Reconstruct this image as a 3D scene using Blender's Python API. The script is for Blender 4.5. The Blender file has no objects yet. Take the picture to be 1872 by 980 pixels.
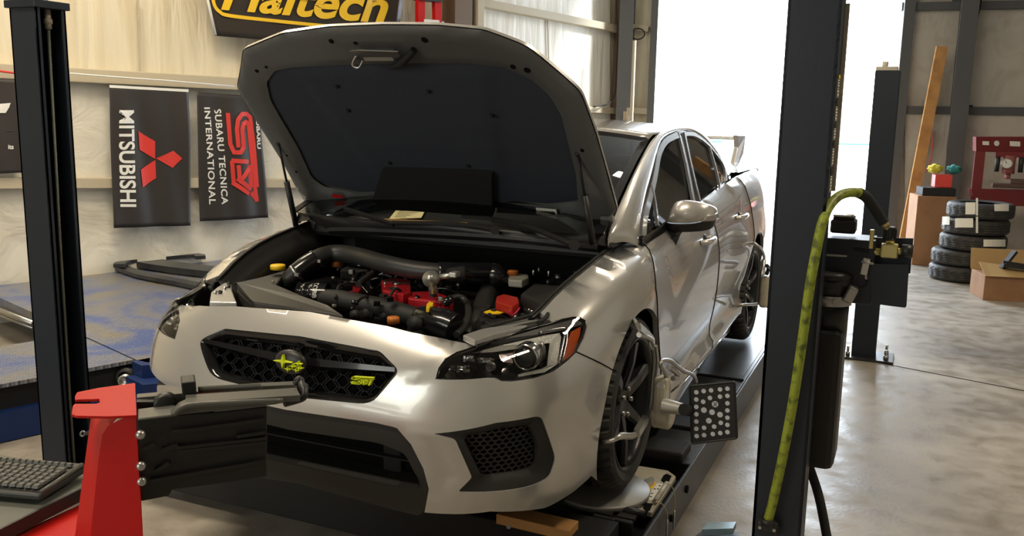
import bpy, bmesh, math, random
import numpy as np
from mathutils import Vector, Matrix
from mathutils.geometry import delaunay_2d_cdt

random.seed(7)
scene = bpy.context.scene
COL = scene.collection
sin, cos, pi = math.sin, math.cos, math.pi
rad = math.radians

# ------------------------------------------------------------------ camera
FOC = 1640.0
CAM = np.array([1.762, -3.157, 1.669])
YAW, PIT, ROL = rad(-23.865), rad(9.785), rad(1.066)
_f = np.array([sin(YAW)*cos(PIT), cos(YAW)*cos(PIT), -sin(PIT)])
_r = np.array([cos(YAW), -sin(YAW), 0.0])
_u = np.cross(_r, _f)
RGT = cos(ROL)*_r + sin(ROL)*_u
UPV = -sin(ROL)*_r + cos(ROL)*_u
FWD = _f
cd = bpy.data.cameras.new('camera'); cam = bpy.data.objects.new('camera', cd); COL.objects.link(cam)
cd.sensor_width = 36.0; cd.lens = 36.0*FOC/1872.0; cd.clip_start = .02; cd.clip_end = 500
cam.matrix_world = Matrix(((RGT[0], UPV[0], -FWD[0], CAM[0]), (RGT[1], UPV[1], -FWD[1], CAM[1]), (RGT[2], UPV[2], -FWD[2], CAM[2]), (0, 0, 0, 1)))
scene.camera = cam
scene.view_settings.view_transform = 'Standard'; scene.view_settings.look = 'None'
scene.view_settings.gamma = 1.0; scene.view_settings.use_curve_mapping = False
scene.view_settings.exposure = 0.15

# ------------------------------------------------------------------ light
wd = bpy.data.worlds.new('sky'); scene.world = wd; wd.use_nodes = True
_bg = wd.node_tree.nodes['Background']; _bg.inputs[0].default_value = (0.80, 0.90, 1.0, 1); _bg.inputs[1].default_value = 11.0

def area_light(name, loc, target, sx, sy, power, col, portal=False):
    ld = bpy.data.lights.new(name, 'AREA'); ld.shape = 'RECTANGLE'; ld.size = sx; ld.size_y = sy; ld.energy = power; ld.color = col
    o = bpy.data.objects.new(name, ld); COL.objects.link(o); o.location = loc
    o.rotation_euler = (Vector(target)-Vector(loc)).to_track_quat('-Z', 'Y').to_euler()
    if portal: ld.cycles.is_portal = True
    return o
WARM = (1.0, .86, .66)
area_light('ceiling_lamp_front', (-1.2, -2.6, 4.7), (-1.2, -2.4, 0), 2.4, .35, 115, WARM)
area_light('ceiling_lamp_middle', (-2.6, .8, 4.7), (-2.9, 1.6, 0), 2.4, .35, 170, WARM)
area_light('ceiling_lamp_right', (3.2, .3, 4.7), (2.6, .3, 0), 2.4, .35, 90, WARM)
area_light('ceiling_lamp_far', (.8, 4.6, 4.7), (.8, 4.6, 0), 2.4, .35, 50, WARM)
area_light('front_fill_light', (-2.2, -7.4, 2.2), (-.3, 0, .9), 3.2, 3.2, 125, (.98, 1.0, .92))  # soft fill added behind the camera; the closed back wall has no door
sd_ = bpy.data.lights.new('sun', 'SUN'); sd_.energy = 6.0; sd_.angle = rad(6); sd_.color = (1.0, .97, .92)
sun = bpy.data.objects.new('sun', sd_); COL.objects.link(sun); sun.location = (12, 22, 14); sun.rotation_euler = Vector((-.76, -.42, -.46)).to_track_quat('-Z', 'Y').to_euler()

# ------------------------------------------------------------------ helpers
def ray(u, v):
    return (u-936.0)/FOC*RGT - (v-490.0)/FOC*UPV + FWD
def P(u, v, x=None, y=None, z=None):
    d = ray(u, v)
    if x is not None: t = (x-CAM[0])/d[0]
    elif y is not None: t = (y-CAM[1])/d[1]
    else: t = (z-CAM[2])/d[2]
    return Vector(CAM+t*d)
def PP(u, v, p0, n):
    d = ray(u, v); n = np.array(n, float)
    return Vector(CAM + d*(np.dot(np.array(p0)-CAM, n)/np.dot(d, n)))
def D(u, v, d): return Vector(CAM+ray(u, v)*d)
def V(*a): return Vector(a)

def tag(o, label=None, cat=None, group=None, kind=None):
    if label: o['label'] = label
    if cat: o['category'] = cat
    if group: o['group'] = group
    if kind: o['kind'] = kind
    return o
def empty(name, loc, label, cat, group=None):
    o = bpy.data.objects.new(name, None); COL.objects.link(o); o.location = loc; o.empty_display_size = .1
    bpy.context.view_layer.update()
    return tag(o, label, cat, group)

class MB:
    """collects shapes; build() links them as one mesh object"""
    def __init__(s): s.v = []; s.f = []; s.sm = []
    def add(s, vs, fs, smooth=False):
        b = len(s.v); s.v += [Vector(p) for p in vs]
        for f in fs: s.f.append([i+b for i in f]); s.sm.append(smooth)
        return s
    def box(s, c, d, rot=None, bev=0):
        c = Vector(c); x, y, z = d[0]/2, d[1]/2, d[2]/2
        M = rot if rot is not None else Matrix.Identity(3)
        if bev <= 0:
            pts = [c+M@V(i*x, j*y, k*z) for k in(-1, 1) for j in(-1, 1) for i in(-1, 1)]
            s.add(pts, [(0, 2, 3, 1), (4, 5, 7, 6), (0, 1, 5, 4), (2, 6, 7, 3), (0, 4, 6, 2), (1, 3, 7, 5)])
        else:
            bm = bmesh.new(); bmesh.ops.create_cube(bm, size=1)
            for v in bm.verts: v.co = V(v.co.x*d[0], v.co.y*d[1], v.co.z*d[2])
            bmesh.ops.bevel(bm, geom=bm.edges[:], offset=bev, segments=2, affect='EDGES', profile=.5)
            bm.verts.ensure_lookup_table()
            s.add([c+M@v.co for v in bm.verts], [[v.index for v in f.verts] for f in bm.faces]); bm.free()
        return s
    def cyl(s, p0, p1, r0, r1=None, n=20, cap=True):
        p0, p1 = Vector(p0), Vector(p1); r1 = r0 if r1 is None else r1
        d = (p1-p0).normalized(); a = d.orthogonal().normalized(); b = d.cross(a)
        vs = []
        for p, r in((p0, r0), (p1, r1)):
            vs += [p+a*r*cos(2*pi*i/n)+b*r*sin(2*pi*i/n) for i in range(n)]
        s.add(vs, [(i, (i+1) % n, n+(i+1) % n, n+i) for i in range(n)], True)
        if cap: s.add(vs, [list(range(n))[::-1], list(range(n, 2*n))])
        return s
    def lathe(s, o, axis, prof, n=48, closed=False, up=None):
        """prof: (distance along axis, radius)"""
        o = Vector(o); d = Vector(axis).normalized(); a = (Vector(up) if up else d.orthogonal()).normalized(); b = d.cross(a)
        m = len(prof); vs = []
        for (h, r) in prof: vs += [o+d*h+a*r*cos(2*pi*i/n)+b*r*sin(2*pi*i/n) for i in range(n)]
        fs = []
        for k in range(m if closed else m-1):
            k2 = (k+1) % m
            fs += [(k*n+i, k*n+(i+1) % n, k2*n+(i+1) % n, k2*n+i) for i in range(n)]
        return s.add(vs, fs, True)
    def tube(s, path, r, n=12, smooth=True, cap=True, res=0, sq=None):
        pts = [Vector(p) for p in path]
        rs = r if isinstance(r, (list, tuple)) else [r]*len(pts)
        if res: pts, rs = catmull(pts, rs, res)
        m = len(pts); tang = []
        for i in range(m):
            t = pts[min(i+1, m-1)]-pts[max(i-1, 0)]; tang.append(t.normalized() if t.length > 1e-9 else V(0, 0, 1))
        a = tang[0].orthogonal().normalized(); vs = []
        for i in range(m):
            a = (a-tang[i]*a.dot(tang[i])); a = a.normalized() if a.length > 1e-6 else tang[i].orthogonal().normalized()
            b = tang[i].cross(a)
            vs += [pts[i]+(a*cos(2*pi*k/n)+b*sin(2*pi*k/n))*rs[i] for k in range(n)]
        fs = [(i*n+k, i*n+(k+1) % n, (i+1)*n+(k+1) % n, (i+1)*n+k) for i in range(m-1) for k in range(n)]
        s.add(vs, fs, smooth)
        if cap: s.add(vs, [list(range(n))[::-1], list(range((m-1)*n, m*n))])
        return s
    def bar(s, path, w, h, up=(0, 0, 1), res=0):
        """rectangular section swept on path; w across, h along up"""
        pts = [Vector(p) for p in path]
        if res: pts, _ = catmull(pts, [0]*len(pts), res)
        m = len(pts); up = Vector(up); vs = []
        for i in range(m):
            t = (pts[min(i+1, m-1)]-pts[max(i-1, 0)]).normalized(); a = t.cross(up).normalized(); b = a.cross(t).normalized()
            vs += [pts[i]+a*w/2*p+b*h/2*q for p, q in((-1, -1), (1, -1), (1, 1), (-1, 1))]
        fs = [(i*4+k, i*4+(k+1) % 4, i*4+4+(k+1) % 4, i*4+4+k) for i in range(m-1) for k in range(4)]
        fs += [(3, 2, 1, 0), tuple(range((m-1)*4, m*4))]
        return s.add(vs, fs)
    def prism(s, pts, d, smooth=False):
        """flat outline pts (3D) extruded by vector d"""
        pts = [Vector(p) for p in pts]; d = Vector(d); n = len(pts)
        s.add(pts+[p+d for p in pts], [list(range(n))[::-1], list(range(n, 2*n))])
        s.add(pts+[p+d for p in pts], [(i, (i+1) % n, n+(i+1) % n, n+i) for i in range(n)], smooth)
        return s
    def sphere(s, c, r, nu=16, nv=10, sc=(1, 1, 1)):
        c = Vector(c); vs = []
        for j in range(nv+1):
            for i in range(nu):
                th = pi*j/nv; ph = 2*pi*i/nu
                vs.append(c+V(r*sin(th)*cos(ph)*sc[0], r*sin(th)*sin(ph)*sc[1], r*cos(th)*sc[2]))
        return s.add(vs, [(j*nu+i, (j+1)*nu+i, (j+1)*nu+(i+1) % nu, j*nu+(i+1) % nu) for j in range(nv) for i in range(nu)], True)
    def quad(s, a, b, c, d): return s.add([a, b, c, d], [(0, 1, 2, 3)])
    def split(s, name, m, parent=None, **kw):
        """every loose piece becomes an object of its own"""
        key = {}; par = []
        def find(i):
            while par[i] != i: par[i] = par[par[i]]; i = par[i]
            return i
        ids = []
        for p in s.v:
            k = (round(p.x, 5), round(p.y, 5), round(p.z, 5))
            if k not in key: key[k] = len(par); par.append(len(par))
            ids.append(key[k])
        for f in s.f:
            for i in f[1:]: par[find(ids[i])] = find(ids[f[0]])
        grp = {}
        for f, sm in zip(s.f, s.sm): grp.setdefault(find(ids[f[0]]), []).append((f, sm))
        out = []
        for g in grp.values():
            mb = MB(); mp = {}
            for f, sm in g:
                for i in f:
                    if i not in mp: mp[i] = len(mb.v); mb.v.append(s.v[i])
                mb.f.append([mp[i] for i in f]); mb.sm.append(sm)
            out.append(mb.build(name, m, parent, **kw))
        return out
    def build(s, name, m, parent=None, bevel=0, subsurf=0, solid=0, weld=True, auto=None):
        me = bpy.data.meshes.new(name); me.from_pydata([tuple(p) for p in s.v], [], s.f)
        me.polygons.foreach_set('use_smooth', s.sm)
        bm = bmesh.new(); bm.from_mesh(me)
        if weld: bmesh.ops.remove_doubles(bm, verts=bm.verts, dist=1e-5)
        bmesh.ops.recalc_face_normals(bm, faces=bm.faces)
        bm.to_mesh(me); bm.free()
        o = bpy.data.objects.new(name, me); COL.objects.link(o); me.materials.append(m)
        if auto is not None: me.set_sharp_from_angle(angle=rad(auto))
        if parent is not None:
            o.parent = parent; o.matrix_parent_inverse = parent.matrix_world.inverted()
        if solid:
            md = o.modifiers.new('thick', 'SOLIDIFY'); md.thickness = solid; md.offset = 0
        if bevel:
            md = o.modifiers.new('bevel', 'BEVEL'); md.width = bevel; md.segments = 2; md.limit_method = 'ANGLE'; md.angle_limit = rad(40)
        if subsurf:
            md = o.modifiers.new('sub', 'SUBSURF'); md.levels = subsurf; md.render_levels = subsurf
        return o

def catmull(pts, rs, res, closed=False):
    n = len(pts); out = []; ro = []
    rng = n if closed else n-1
    for i in range(rng):
        g = (lambda k: pts[k % n]) if closed else (lambda k: pts[min(max(k, 0), n-1)])
        gr = (lambda k: rs[k % n]) if closed else (lambda k: rs[min(max(k, 0), n-1)])
        p0, p1, p2, p3 = g(i-1), g(i), g(i+1), g(i+2)
        for j in range(res):
            t = j/res
            out.append(.5*((2*p1)+(p2-p0)*t+(2*p0-5*p1+4*p2-p3)*t*t+(3*p1-p0-3*p2+p3)*t**3))
            ro.append(gr(i)*(1-t)+gr(i+1)*t)
    if not closed: out.append(pts[-1]); ro.append(rs[-1])
    return out, ro

def text_mesh(name, body, mat, origin, ex, ey, width=None, height=None, thick=.002, parent=None, bold=0.0, shear=0.0, warp=None, align='L', spacing=1.0):
    """flat letters laid in the plane (ex, ey), scaled to width x height"""
    cu = bpy.data.curves.new(name, 'FONT'); cu.body = body; cu.size = 1; cu.offset = bold; cu.shear = shear; cu.space_character = spacing
    cu.extrude = 0
    o = bpy.data.objects.new(name, cu); COL.objects.link(o)
    dg = bpy.context.evaluated_depsgraph_get(); me = bpy.data.meshes.new_from_object(o.evaluated_get(dg))
    bpy.data.objects.remove(o)
    co = [v.co.copy() for v in me.vertices]
    x0 = min(c.x for c in co); x1 = max(c.x for c in co); y0 = min(c.y for c in co); y1 = max(c.y for c in co)
    sx = (width/(x1-x0)) if width else None; sy = (height/(y1-y0)) if height else None
    if sx is None: sx = sy
    if sy is None: sy = sx
    ex, ey = Vector(ex).normalized(), Vector(ey).normalized(); o0 = Vector(origin)
    bm = bmesh.new(); bm.from_mesh(me)
    if warp:
        bmesh.ops.subdivide_edges(bm, edges=[e for e in bm.edges if e.calc_length()*sx > .03], cuts=2)
        bmesh.ops.triangulate(bm, faces=bm.faces)
    for v in bm.verts:
        p = ((v.co.x-x0)*sx, (v.co.y-y0)*sy)
        v.co = warp(*p) if warp else o0+ex*p[0]+ey*p[1]
    if thick:
        nrm = ex.cross(ey)
        r = bmesh.ops.extrude_face_region(bm, geom=bm.faces[:])
        for g in r['geom']:
            if isinstance(g, bmesh.types.BMVert): g.co += nrm*thick
    bmesh.ops.recalc_face_normals(bm, faces=bm.faces)
    bm.to_mesh(me); bm.free(); me.materials.clear(); me.materials.append(mat)
    ob = bpy.data.objects.new(name, me); COL.objects.link(ob)
    if parent is not None: ob.parent = parent; ob.matrix_parent_inverse = parent.matrix_world.inverted()
    return ob

# ------------------------------------------------------------------ materials
def mat(name, col, rough=.5, metal=0.0, coat=0.0, spec=.5, noise=None, bump=None, trans=0.0, ior=1.45, emit=None, alpha=1.0):
    """noise=(scale, colour2, lo, hi[, detail]); bump=(scale, strength, distance)"""
    m = bpy.data.materials.new(name); m.use_nodes = True; nt = m.node_tree; b = nt.nodes['Principled BSDF']
    b.inputs['Base Color'].default_value = (*col, 1); b.inputs['Roughness'].default_value = rough; b.inputs['Metallic'].default_value = metal
    b.inputs['Coat Weight'].default_value = coat; b.inputs['Coat Roughness'].default_value = .04
    b.inputs['Specular IOR Level'].default_value = spec; b.inputs['Transmission Weight'].default_value = trans; b.inputs['IOR'].default_value = ior
    if emit: b.inputs['Emission Color'].default_value = (*emit[0], 1); b.inputs['Emission Strength'].default_value = emit[1]
    tc = nt.nodes.new('ShaderNodeTexCoord')
    if noise:
        nz = nt.nodes.new('ShaderNodeTexNoise'); nz.inputs['Scale'].default_value = noise[0]; nz.inputs['Detail'].default_value = noise[4] if len(noise) > 4 else 5
        nt.links.new(tc.outputs['Object'], nz.inputs['Vector'])
        mr = nt.nodes.new('ShaderNodeMapRange'); mr.inputs[1].default_value = noise[2]; mr.inputs[2].default_value = noise[3]
        nt.links.new(nz.outputs[0], mr.inputs[0])
        mx = nt.nodes.new('ShaderNodeMix'); mx.data_type = 'RGBA'; mx.inputs[6].default_value = (*col, 1); mx.inputs[7].default_value = (*noise[1], 1)
        nt.links.new(mr.outputs[0], mx.inputs[0]); nt.links.new(mx.outputs[2], b.inputs['Base Color'])
    if bump:
        nb = nt.nodes.new('ShaderNodeTexNoise'); nb.inputs['Scale'].default_value = bump[0]; nb.inputs['Detail'].default_value = 4
        nt.links.new(tc.outputs['Object'], nb.inputs['Vector'])
        bp = nt.nodes.new('ShaderNodeBump'); bp.inputs['Strength'].default_value = bump[1]; bp.inputs['Distance'].default_value = bump[2]
        nt.links.new(nb.outputs[0], bp.inputs['Height']); nt.links.new(bp.outputs[0], b.inputs['Normal'])
    return m
def glass_mat(name, tint, rough=.02, base=.08, rim=.9):
    """thin clear sheet: tinted see-through plus a mirror layer that grows at grazing angles"""
    m = bpy.data.materials.new(name); m.use_nodes = True; nt = m.node_tree; nt.nodes.clear()
    out = nt.nodes.new('ShaderNodeOutputMaterial'); mix = nt.nodes.new('ShaderNodeMixShader')
    tr = nt.nodes.new('ShaderNodeBsdfTransparent'); tr.inputs[0].default_value = (*tint, 1)
    gl = nt.nodes.new('ShaderNodeBsdfGlossy'); gl.inputs['Roughness'].default_value = rough
    fr = nt.nodes.new('ShaderNodeFresnel'); fr.inputs[0].default_value = 1.5
    mr = nt.nodes.new('ShaderNodeMapRange'); mr.inputs[3].default_value = base; mr.inputs[4].default_value = rim
    nt.links.new(fr.outputs[0], mr.inputs[0]); nt.links.new(mr.outputs[0], mix.inputs[0])
    nt.links.new(tr.outputs[0], mix.inputs[1]); nt.links.new(gl.outputs[0], mix.inputs[2]); nt.links.new(mix.outputs[0], out.inputs[0])
    return m

M = {}
M['paint'] = mat('silver_paint', (.54, .525, .495), .26, .50, 1.0)
M['paint_in'] = mat('grey_primer', (.30, .30, .285), .5, .2)
M['bay_paint'] = mat('bay_silver', (.42, .42, .40), .4, .5, .3)
M['hood_in'] = mat('hood_underside', (.13, .135, .135), .42, .3)
M['hood_pad'] = mat('hood_pad', (.030, .037, .052), .85, bump=(60, .3, .004))
M['gloss_black'] = mat('gloss_black', (.008, .008, .009), .12, 0, .5)
M['satin_black'] = mat('satin_black', (.018, .018, .018), .42)
M['matte_black'] = mat('matte_black', (.014, .014, .014), .75)
M['void'] = mat('dark_cavity', (.006, .006, .006), .95, spec=.1)
M['trim'] = mat('dark_grey_plastic', (.022, .022, .021), .6, bump=(400, .2, .001))
M['tyre'] = mat('tyre_rubber', (.028, .028, .026), .6, noise=(30, (.04, .038, .035), .45, .7))
M['rim'] = mat('black_rim', (.022, .022, .024), .3, .4)
M['glass'] = glass_mat('window_glass', (.30, .33, .33), base=.06, rim=1.0)
M['ws_glass'] = glass_mat('windscreen_glass', (.84, .88, .86), base=.10, rim=1.0)
M['lens'] = glass_mat('lamp_lens', (.93, .93, .93), base=.03, rim=.9)
M['chrome'] = mat('chrome', (.75, .75, .74), .12, 1.0)
M['steel'] = mat('steel', (.42, .41, .39), .35, .9)
M['alu'] = mat('cast_aluminium', (.55, .54, .50), .38, .8)
M['cream'] = mat('cream_paint', (.50, .46, .36), .45, noise=(14, (.34, .31, .25), .5, .75))
M['amber'] = mat('amber_reflector', (.75, .13, .01), .22, 0, 1.0)
M['yellow'] = mat('yellow_cap', (.85, .56, .015), .45)
M['orange'] = mat('orange_cap', (.62, .20, .04), .4, .2)
M['lime'] = mat('lime_badge', (.62, .72, .01), .4)
M['red'] = mat('red_manifold', (.45, .012, .02), .35, .2)
M['red_box'] = mat('red_terminal_cover', (.36, .02, .012), .45)
M['pink'] = mat('red_wire', (.65, .03, .10), .5)
M['pipe'] = mat('black_pipe', (.030, .030, .029), .42)
M['silicone'] = mat('black_silicone', (.012, .012, .013), .2, 0, .4)
M['shroud'] = mat('grey_shroud', (.075, .074, .066), .48)
M['reservoir'] = mat('frosted_plastic', (.28, .28, .24), .5)
M['white'] = mat('white_marking', (.75, .74, .70), .6)
M['paper'] = mat('paper', (.95, .80, .45), .8)
M['label'] = mat('label', (.80, .78, .70), .6)
M['post'] = mat('black_post_paint', (.012, .017, .027), .42, bump=(90, .15, .002))
M['ramp'] = mat('runway_steel', (.030, .032, .036), .35, .3, noise=(4, (.07, .068, .062), .45, .75), bump=(60, .2, .002))
M['redp'] = mat('red_cabinet', (.50, .008, .006), .42, spec=.25, bump=(250, .25, .001))
M['plastic'] = mat('black_plastic', (.014, .014, .013), .42)
M['key'] = mat('keyboard_grey', (.085, .085, .075), .38)
M['keyb'] = mat('keyboard_body', (.035, .035, .032), .45)
M['shelf'] = mat('shelf_top', (.10, .105, .09), .4)
M['wood'] = mat('lumber', (.55, .29, .10), .6, noise=(6, (.38, .18, .06), .4, .7))
M['cardb'] = mat('cardboard', (.33, .175, .085), .8, noise=(5, (.27, .14, .07), .4, .7))
M['girt'] = mat('beige_girt', (.46, .40, .29), .55)
M['steelcol'] = mat('grey_column', (.10, .105, .11), .5)
M['brown'] = mat('brown_column', (.14, .09, .055), .6)
M['hose'] = mat('yellow_hose', (.25, .30, .025), .45, noise=(45, (.08, .10, .012), .48, .66))
M['brass'] = mat('brass', (.60, .52, .22), .35, .8)
# ------------------------------------------------------------------ the room
def wall_material(name, c1, c2, streak):
    m = bpy.data.materials.new(name); m.use_nodes = True; nt = m.node_tree; b = nt.nodes['Principled BSDF']; b.inputs['Roughness'].default_value = .62
    tc = nt.nodes.new('ShaderNodeTexCoord'); mp = nt.nodes.new('ShaderNodeMapping'); mp.inputs['Scale'].default_value = streak
    nz = nt.nodes.new('ShaderNodeTexNoise'); nz.inputs['Scale'].default_value = 2.2; nz.inputs['Detail'].default_value = 6; nz.inputs['Distortion'].default_value = .8
    nt.links.new(tc.outputs['Object'], mp.inputs[0]); nt.links.new(mp.outputs[0], nz.inputs['Vector'])
    mr = nt.nodes.new('ShaderNodeMapRange'); mr.inputs[1].default_value = .45; mr.inputs[2].default_value = .75
    mx = nt.nodes.new('ShaderNodeMix'); mx.data_type = 'RGBA'; mx.inputs[6].default_value = (*c1, 1); mx.inputs[7].default_value = (*c2, 1)
    nt.links.new(nz.outputs[0], mr.inputs[0]); nt.links.new(mr.outputs[0], mx.inputs[0]); nt.links.new(mx.outputs[2], b.inputs['Base Color'])
    bp = nt.nodes.new('ShaderNodeBump'); bp.inputs['Strength'].default_value = .55; bp.inputs['Distance'].default_value = .06
    nt.links.new(nz.outputs[0], bp.inputs['Height']); nt.links.new(bp.outputs[0], b.inputs['Normal'])
    return m
M['wall_up'] = wall_material('upper_insulation', (.66, .60, .45), (.54, .46, .31), (3.0, 3.0, .35))
M['wall_lo'] = wall_material('lower_insulation', (.66, .63, .54), (.56, .52, .42), (1.2, 1.2, 1.6))
M['wall_rt'] = wall_material('right_insulation', (.55, .52, .46), (.42, .38, .32), (1.4, 1.4, 1.2))

# concrete floor
m = bpy.data.materials.new('concrete'); m.use_nodes = True; nt = m.node_tree; b = nt.nodes['Principled BSDF']
tc = nt.nodes.new('ShaderNodeTexCoord')
def nz_(scale, det, dist=0):
    n = nt.nodes.new('ShaderNodeTexNoise'); n.inputs['Scale'].default_value = scale; n.inputs['Detail'].default_value = det; n.inputs['Distortion'].default_value = dist
    nt.links.new(tc.outputs['Object'], n.inputs['Vector']); return n
n1, n2, n3 = nz_(.9, 7, .5), nz_(7, 8, .2), nz_(55, 3)
cr = nt.nodes.new('ShaderNodeValToRGB'); e = cr.color_ramp.elements
e[0].position = .30; e[0].color = (.20, .175, .145, 1); e[1].position = .68; e[1].color = (.43, .385, .32, 1)
nt.links.new(n1.outputs[0], cr.inputs[0])
cr2 = nt.nodes.new('ShaderNodeValToRGB'); e = cr2.color_ramp.elements
e[0].position = .32; e[0].color = (.76, .745, .72, 1); e[1].position = .62; e[1].color = (1, 1, 1, 1)
nt.links.new(n2.outputs[0], cr2.inputs[0])
mx = nt.nodes.new('ShaderNodeMix'); mx.data_type = 'RGBA'; mx.blend_type = 'MULTIPLY'; mx.inputs[0].default_value = 1
nt.links.new(cr.outputs[0], mx.inputs[6]); nt.links.new(cr2.outputs[0], mx.inputs[7]); nt.links.new(mx.outputs[2], b.inputs['Base Color'])
mr = nt.nodes.new('ShaderNodeMapRange'); mr.inputs[1].default_value = .3; mr.inputs[2].default_value = .7; mr.inputs[3].default_value = .32; mr.inputs[4].default_value = .62
nt.links.new(n2.outputs[0], mr.inputs[0]); nt.links.new(mr.outputs[0], b.inputs['Roughness'])
bp = nt.nodes.new('ShaderNodeBump'); bp.inputs['Strength'].default_value = .12; bp.inputs['Distance'].default_value = .01
nt.links.new(n3.outputs[0], bp.inputs['Height']); nt.links.new(bp.outputs[0], b.inputs['Normal'])
M['concrete'] = m

CN = V(-2.016, 8.72, 0)                      # corner of left wall and door wall
LT = V(2.37, 6.65, 0).normalized()           # along the left wall, away from the camera
LN = V(LT.y, -LT.x, 0)                       # into the room
DT = (V(2.21, 9.72, 0)-V(-2.016, 8.72, 0)).normalized()   # along the door wall, to the right
DN = V(DT.y, -DT.x, 0)
CEIL = 5.0
def on_left(u, v, off=0.0): return PP(u, v, CN+LN*off, LN)
def on_door(u, v, off=0.0): return PP(u, v, CN+DN*off, DN)

WB = CN-LT*17.5                              # left wall rear end
RE = CN+DT*9.6                               # door wall right end
RB = V(RE.x+.6, WB.y, 0)
fl = MB().add([WB-LN*.1+V(0, -.1, 0), RB+V(.1, -.1, 0), RE+V(.1, .1, 0), CN+V(0, .1, 0)], [(0, 1, 2, 3)])
fl.add([p-V(0, 0, .1) for p in fl.v[:4]], [(3, 2, 1, 0)])
tag(fl.build('floor', M['concrete']), kind='structure')
def slab(name, a, b, z0, z1, n, th, m):
    n = Vector(n)
    mb = MB(); mb.prism([V(a.x, a.y, z0), V(b.x, b.y, z0), V(b.x, b.y, z1), V(a.x, a.y, z1)], -n*th)
    return tag(mb.build(name, m), kind='structure')
g_hi = on_left(128, 135).z; 
slab('wall_left', WB, CN, -.05, CEIL, LN, .15, M['wall_up'])
# the lower insulation quilt stands a little proud of the upper one, wrinkled
def quilt(name, p0, p1, z0, z1, n, m, amp=.02, off=.03, seed=1, nx=90, nz=26):
    rnd = random.Random(seed); t = (p1-p0); L = t.length; t = t.normalized(); n = Vector(n)
    ks = [(rnd.uniform(2, 9), rnd.uniform(-7, 7), rnd.uniform(0, 6), rnd.uniform(.3, 1)) for _ in range(9)]
    vs = []
    for j in range(nz+1):
        for i in range(nx+1):
            a, zz = L*i/nx, z0+(z1-z0)*j/nz
            w = sum(k[3]*abs(sin(k[0]*a*.8+k[1]*zz+k[2])) for k in ks)/len(ks)
            edge = min(1, 6*j/nz, 6*(nz-j)/nz)
            vs.append(p0+t*a+V(0, 0, zz)+n*(off+amp*(w-.5)*edge))
    fs = [(j*(nx+1)+i, j*(nx+1)+i+1, (j+1)*(nx+1)+i+1, (j+1)*(nx+1)+i) for j in range(nz) for i in range(nx)]
    return tag(MB().add(vs, fs, True).build(name, m), kind='structure')
ga0, ga1 = on_left(-200, 122), on_left(760, 171); gb0, gb1 = on_left(-200, 333), on_left(700, 331)
quilt('trim_1', on_left(-300, 600)*1, on_left(830, 400), 0, 1, LN, M['wall_lo']) if False else None
def quilt_between(name, pxs, m, amp, off, seed, nx=110, nz=22):
    """pxs: four image corners on the left wall, (bottom-left, bottom-right, top-right, top-left)"""
    a, b_, c, d_ = [on_left(*p) for p in pxs]; rnd = random.Random(seed)
    ks = [(rnd.uniform(2, 8), rnd.uniform(-6, 6), rnd.uniform(0, 6), rnd.uniform(.3, 1)) for _ in range(9)]
    vs = []
    for j in range(nz+1):
        for i in range(nx+1):
            s, t = i/nx, j/nz
            p = (a*(1-s)+b_*s)*(1-t)+(d_*(1-s)+c*s)*t; q = (p-CN).dot(LT)
            w = sum(k[3]*abs(sin(k[0]*q+k[1]*p.z+k[2])) for k in ks)/len(ks)
            vs.append(p+LN*(off+amp*(w-.5)*min(1, 5*t, 5*(1-t))))
    fs = [(j*(nx+1)+i, j*(nx+1)+i+1, (j+1)*(nx+1)+i+1, (j+1)*(nx+1)+i) for j in range(nz) for i in range(nx)]
    return tag(MB().add(vs, fs, True).build(name, m), kind='structure')
quilt_between('trim_1', [(-350, 700), (880, 560), (880, 340), (-350, 340)], M['wall_lo'], .09, .06, 3)
quilt_between('trim_2', [(-350, 325), (815, 330), (815, 176), (-350, 118)], M['wall_lo'], .03, .035, 5)
M['wall_door_lit'] = wall_material('door_lit_insulation', (.86, .85, .80), (.72, .68, .58), (3.0, 3.0, .35))  # pale insulation whitened further to stand for the glare from the door
quilt_between('trim_3', [(862, 190), (1112, 196), (1112, 58), (862, 6)], M['wall_door_lit'], .03, .03, 9, 60, 14)
quilt_between('trim_23', [(862, 1), (1112, 46), (1112, -160), (862, -160)], M['wall_door_lit'], .03, .03, 10, 60, 14)
quilt_between('trim_24', [(862, 420), (1112, 330), (1112, 208), (862, 202)], M['wall_door_lit'], .03, .03, 12, 60, 14)

def lw_bar(name, pts, m, h, dp):
    mb = MB(); q = [on_left(*p) for p in pts]
    mb.bar([p+LN*dp/2 for p in q], dp, h, up=(0, 0, 1)); return tag(mb.build(name, m, bevel=.006), kind='structure')
lw_bar('trim_4', [(-350, 112), (430, 154), (810, 181)], M['girt'], .11, .12)
lw_bar('trim_5', [(-350, 333), (430, 333), (880, 338)], M['girt'], .085, .14)
lw_bar('trim_6', [(862, 5), (1124, 55)], M['girt'], .09, .14)
lw_bar('trim_7', [(862, 190), (1124, 203)], M['girt'], .08, .14)
# rolled edge of girts (thin line above)
for k, (u, w, m_) in enumerate([(822, .26, 'brown'), (853, .10, 'girt'), (1117, .10, 'brown')]):
    b0 = on_left(u, 300); tag(MB().box(V(b0.x, b0.y, CEIL/2)+LN*.11, (.20, w, CEIL), Matrix((LN, LT, V(0, 0, 1))).transposed()).build('trim_%d' % (8+k), M[m_], bevel=.004), kind='structure')
# seams in the insulation sheets
mb = MB()
for u, v0, v1 in((252, 0, 130), (1001, 30, 188), (452, 160, 320)):
    a = on_left(u, v0, .045); c = on_left(u+4, v1, .045); mb.bar([a, c], .012, .012, up=LN)
tag(mb.build('trim_11', M['girt']), kind='structure')

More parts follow.
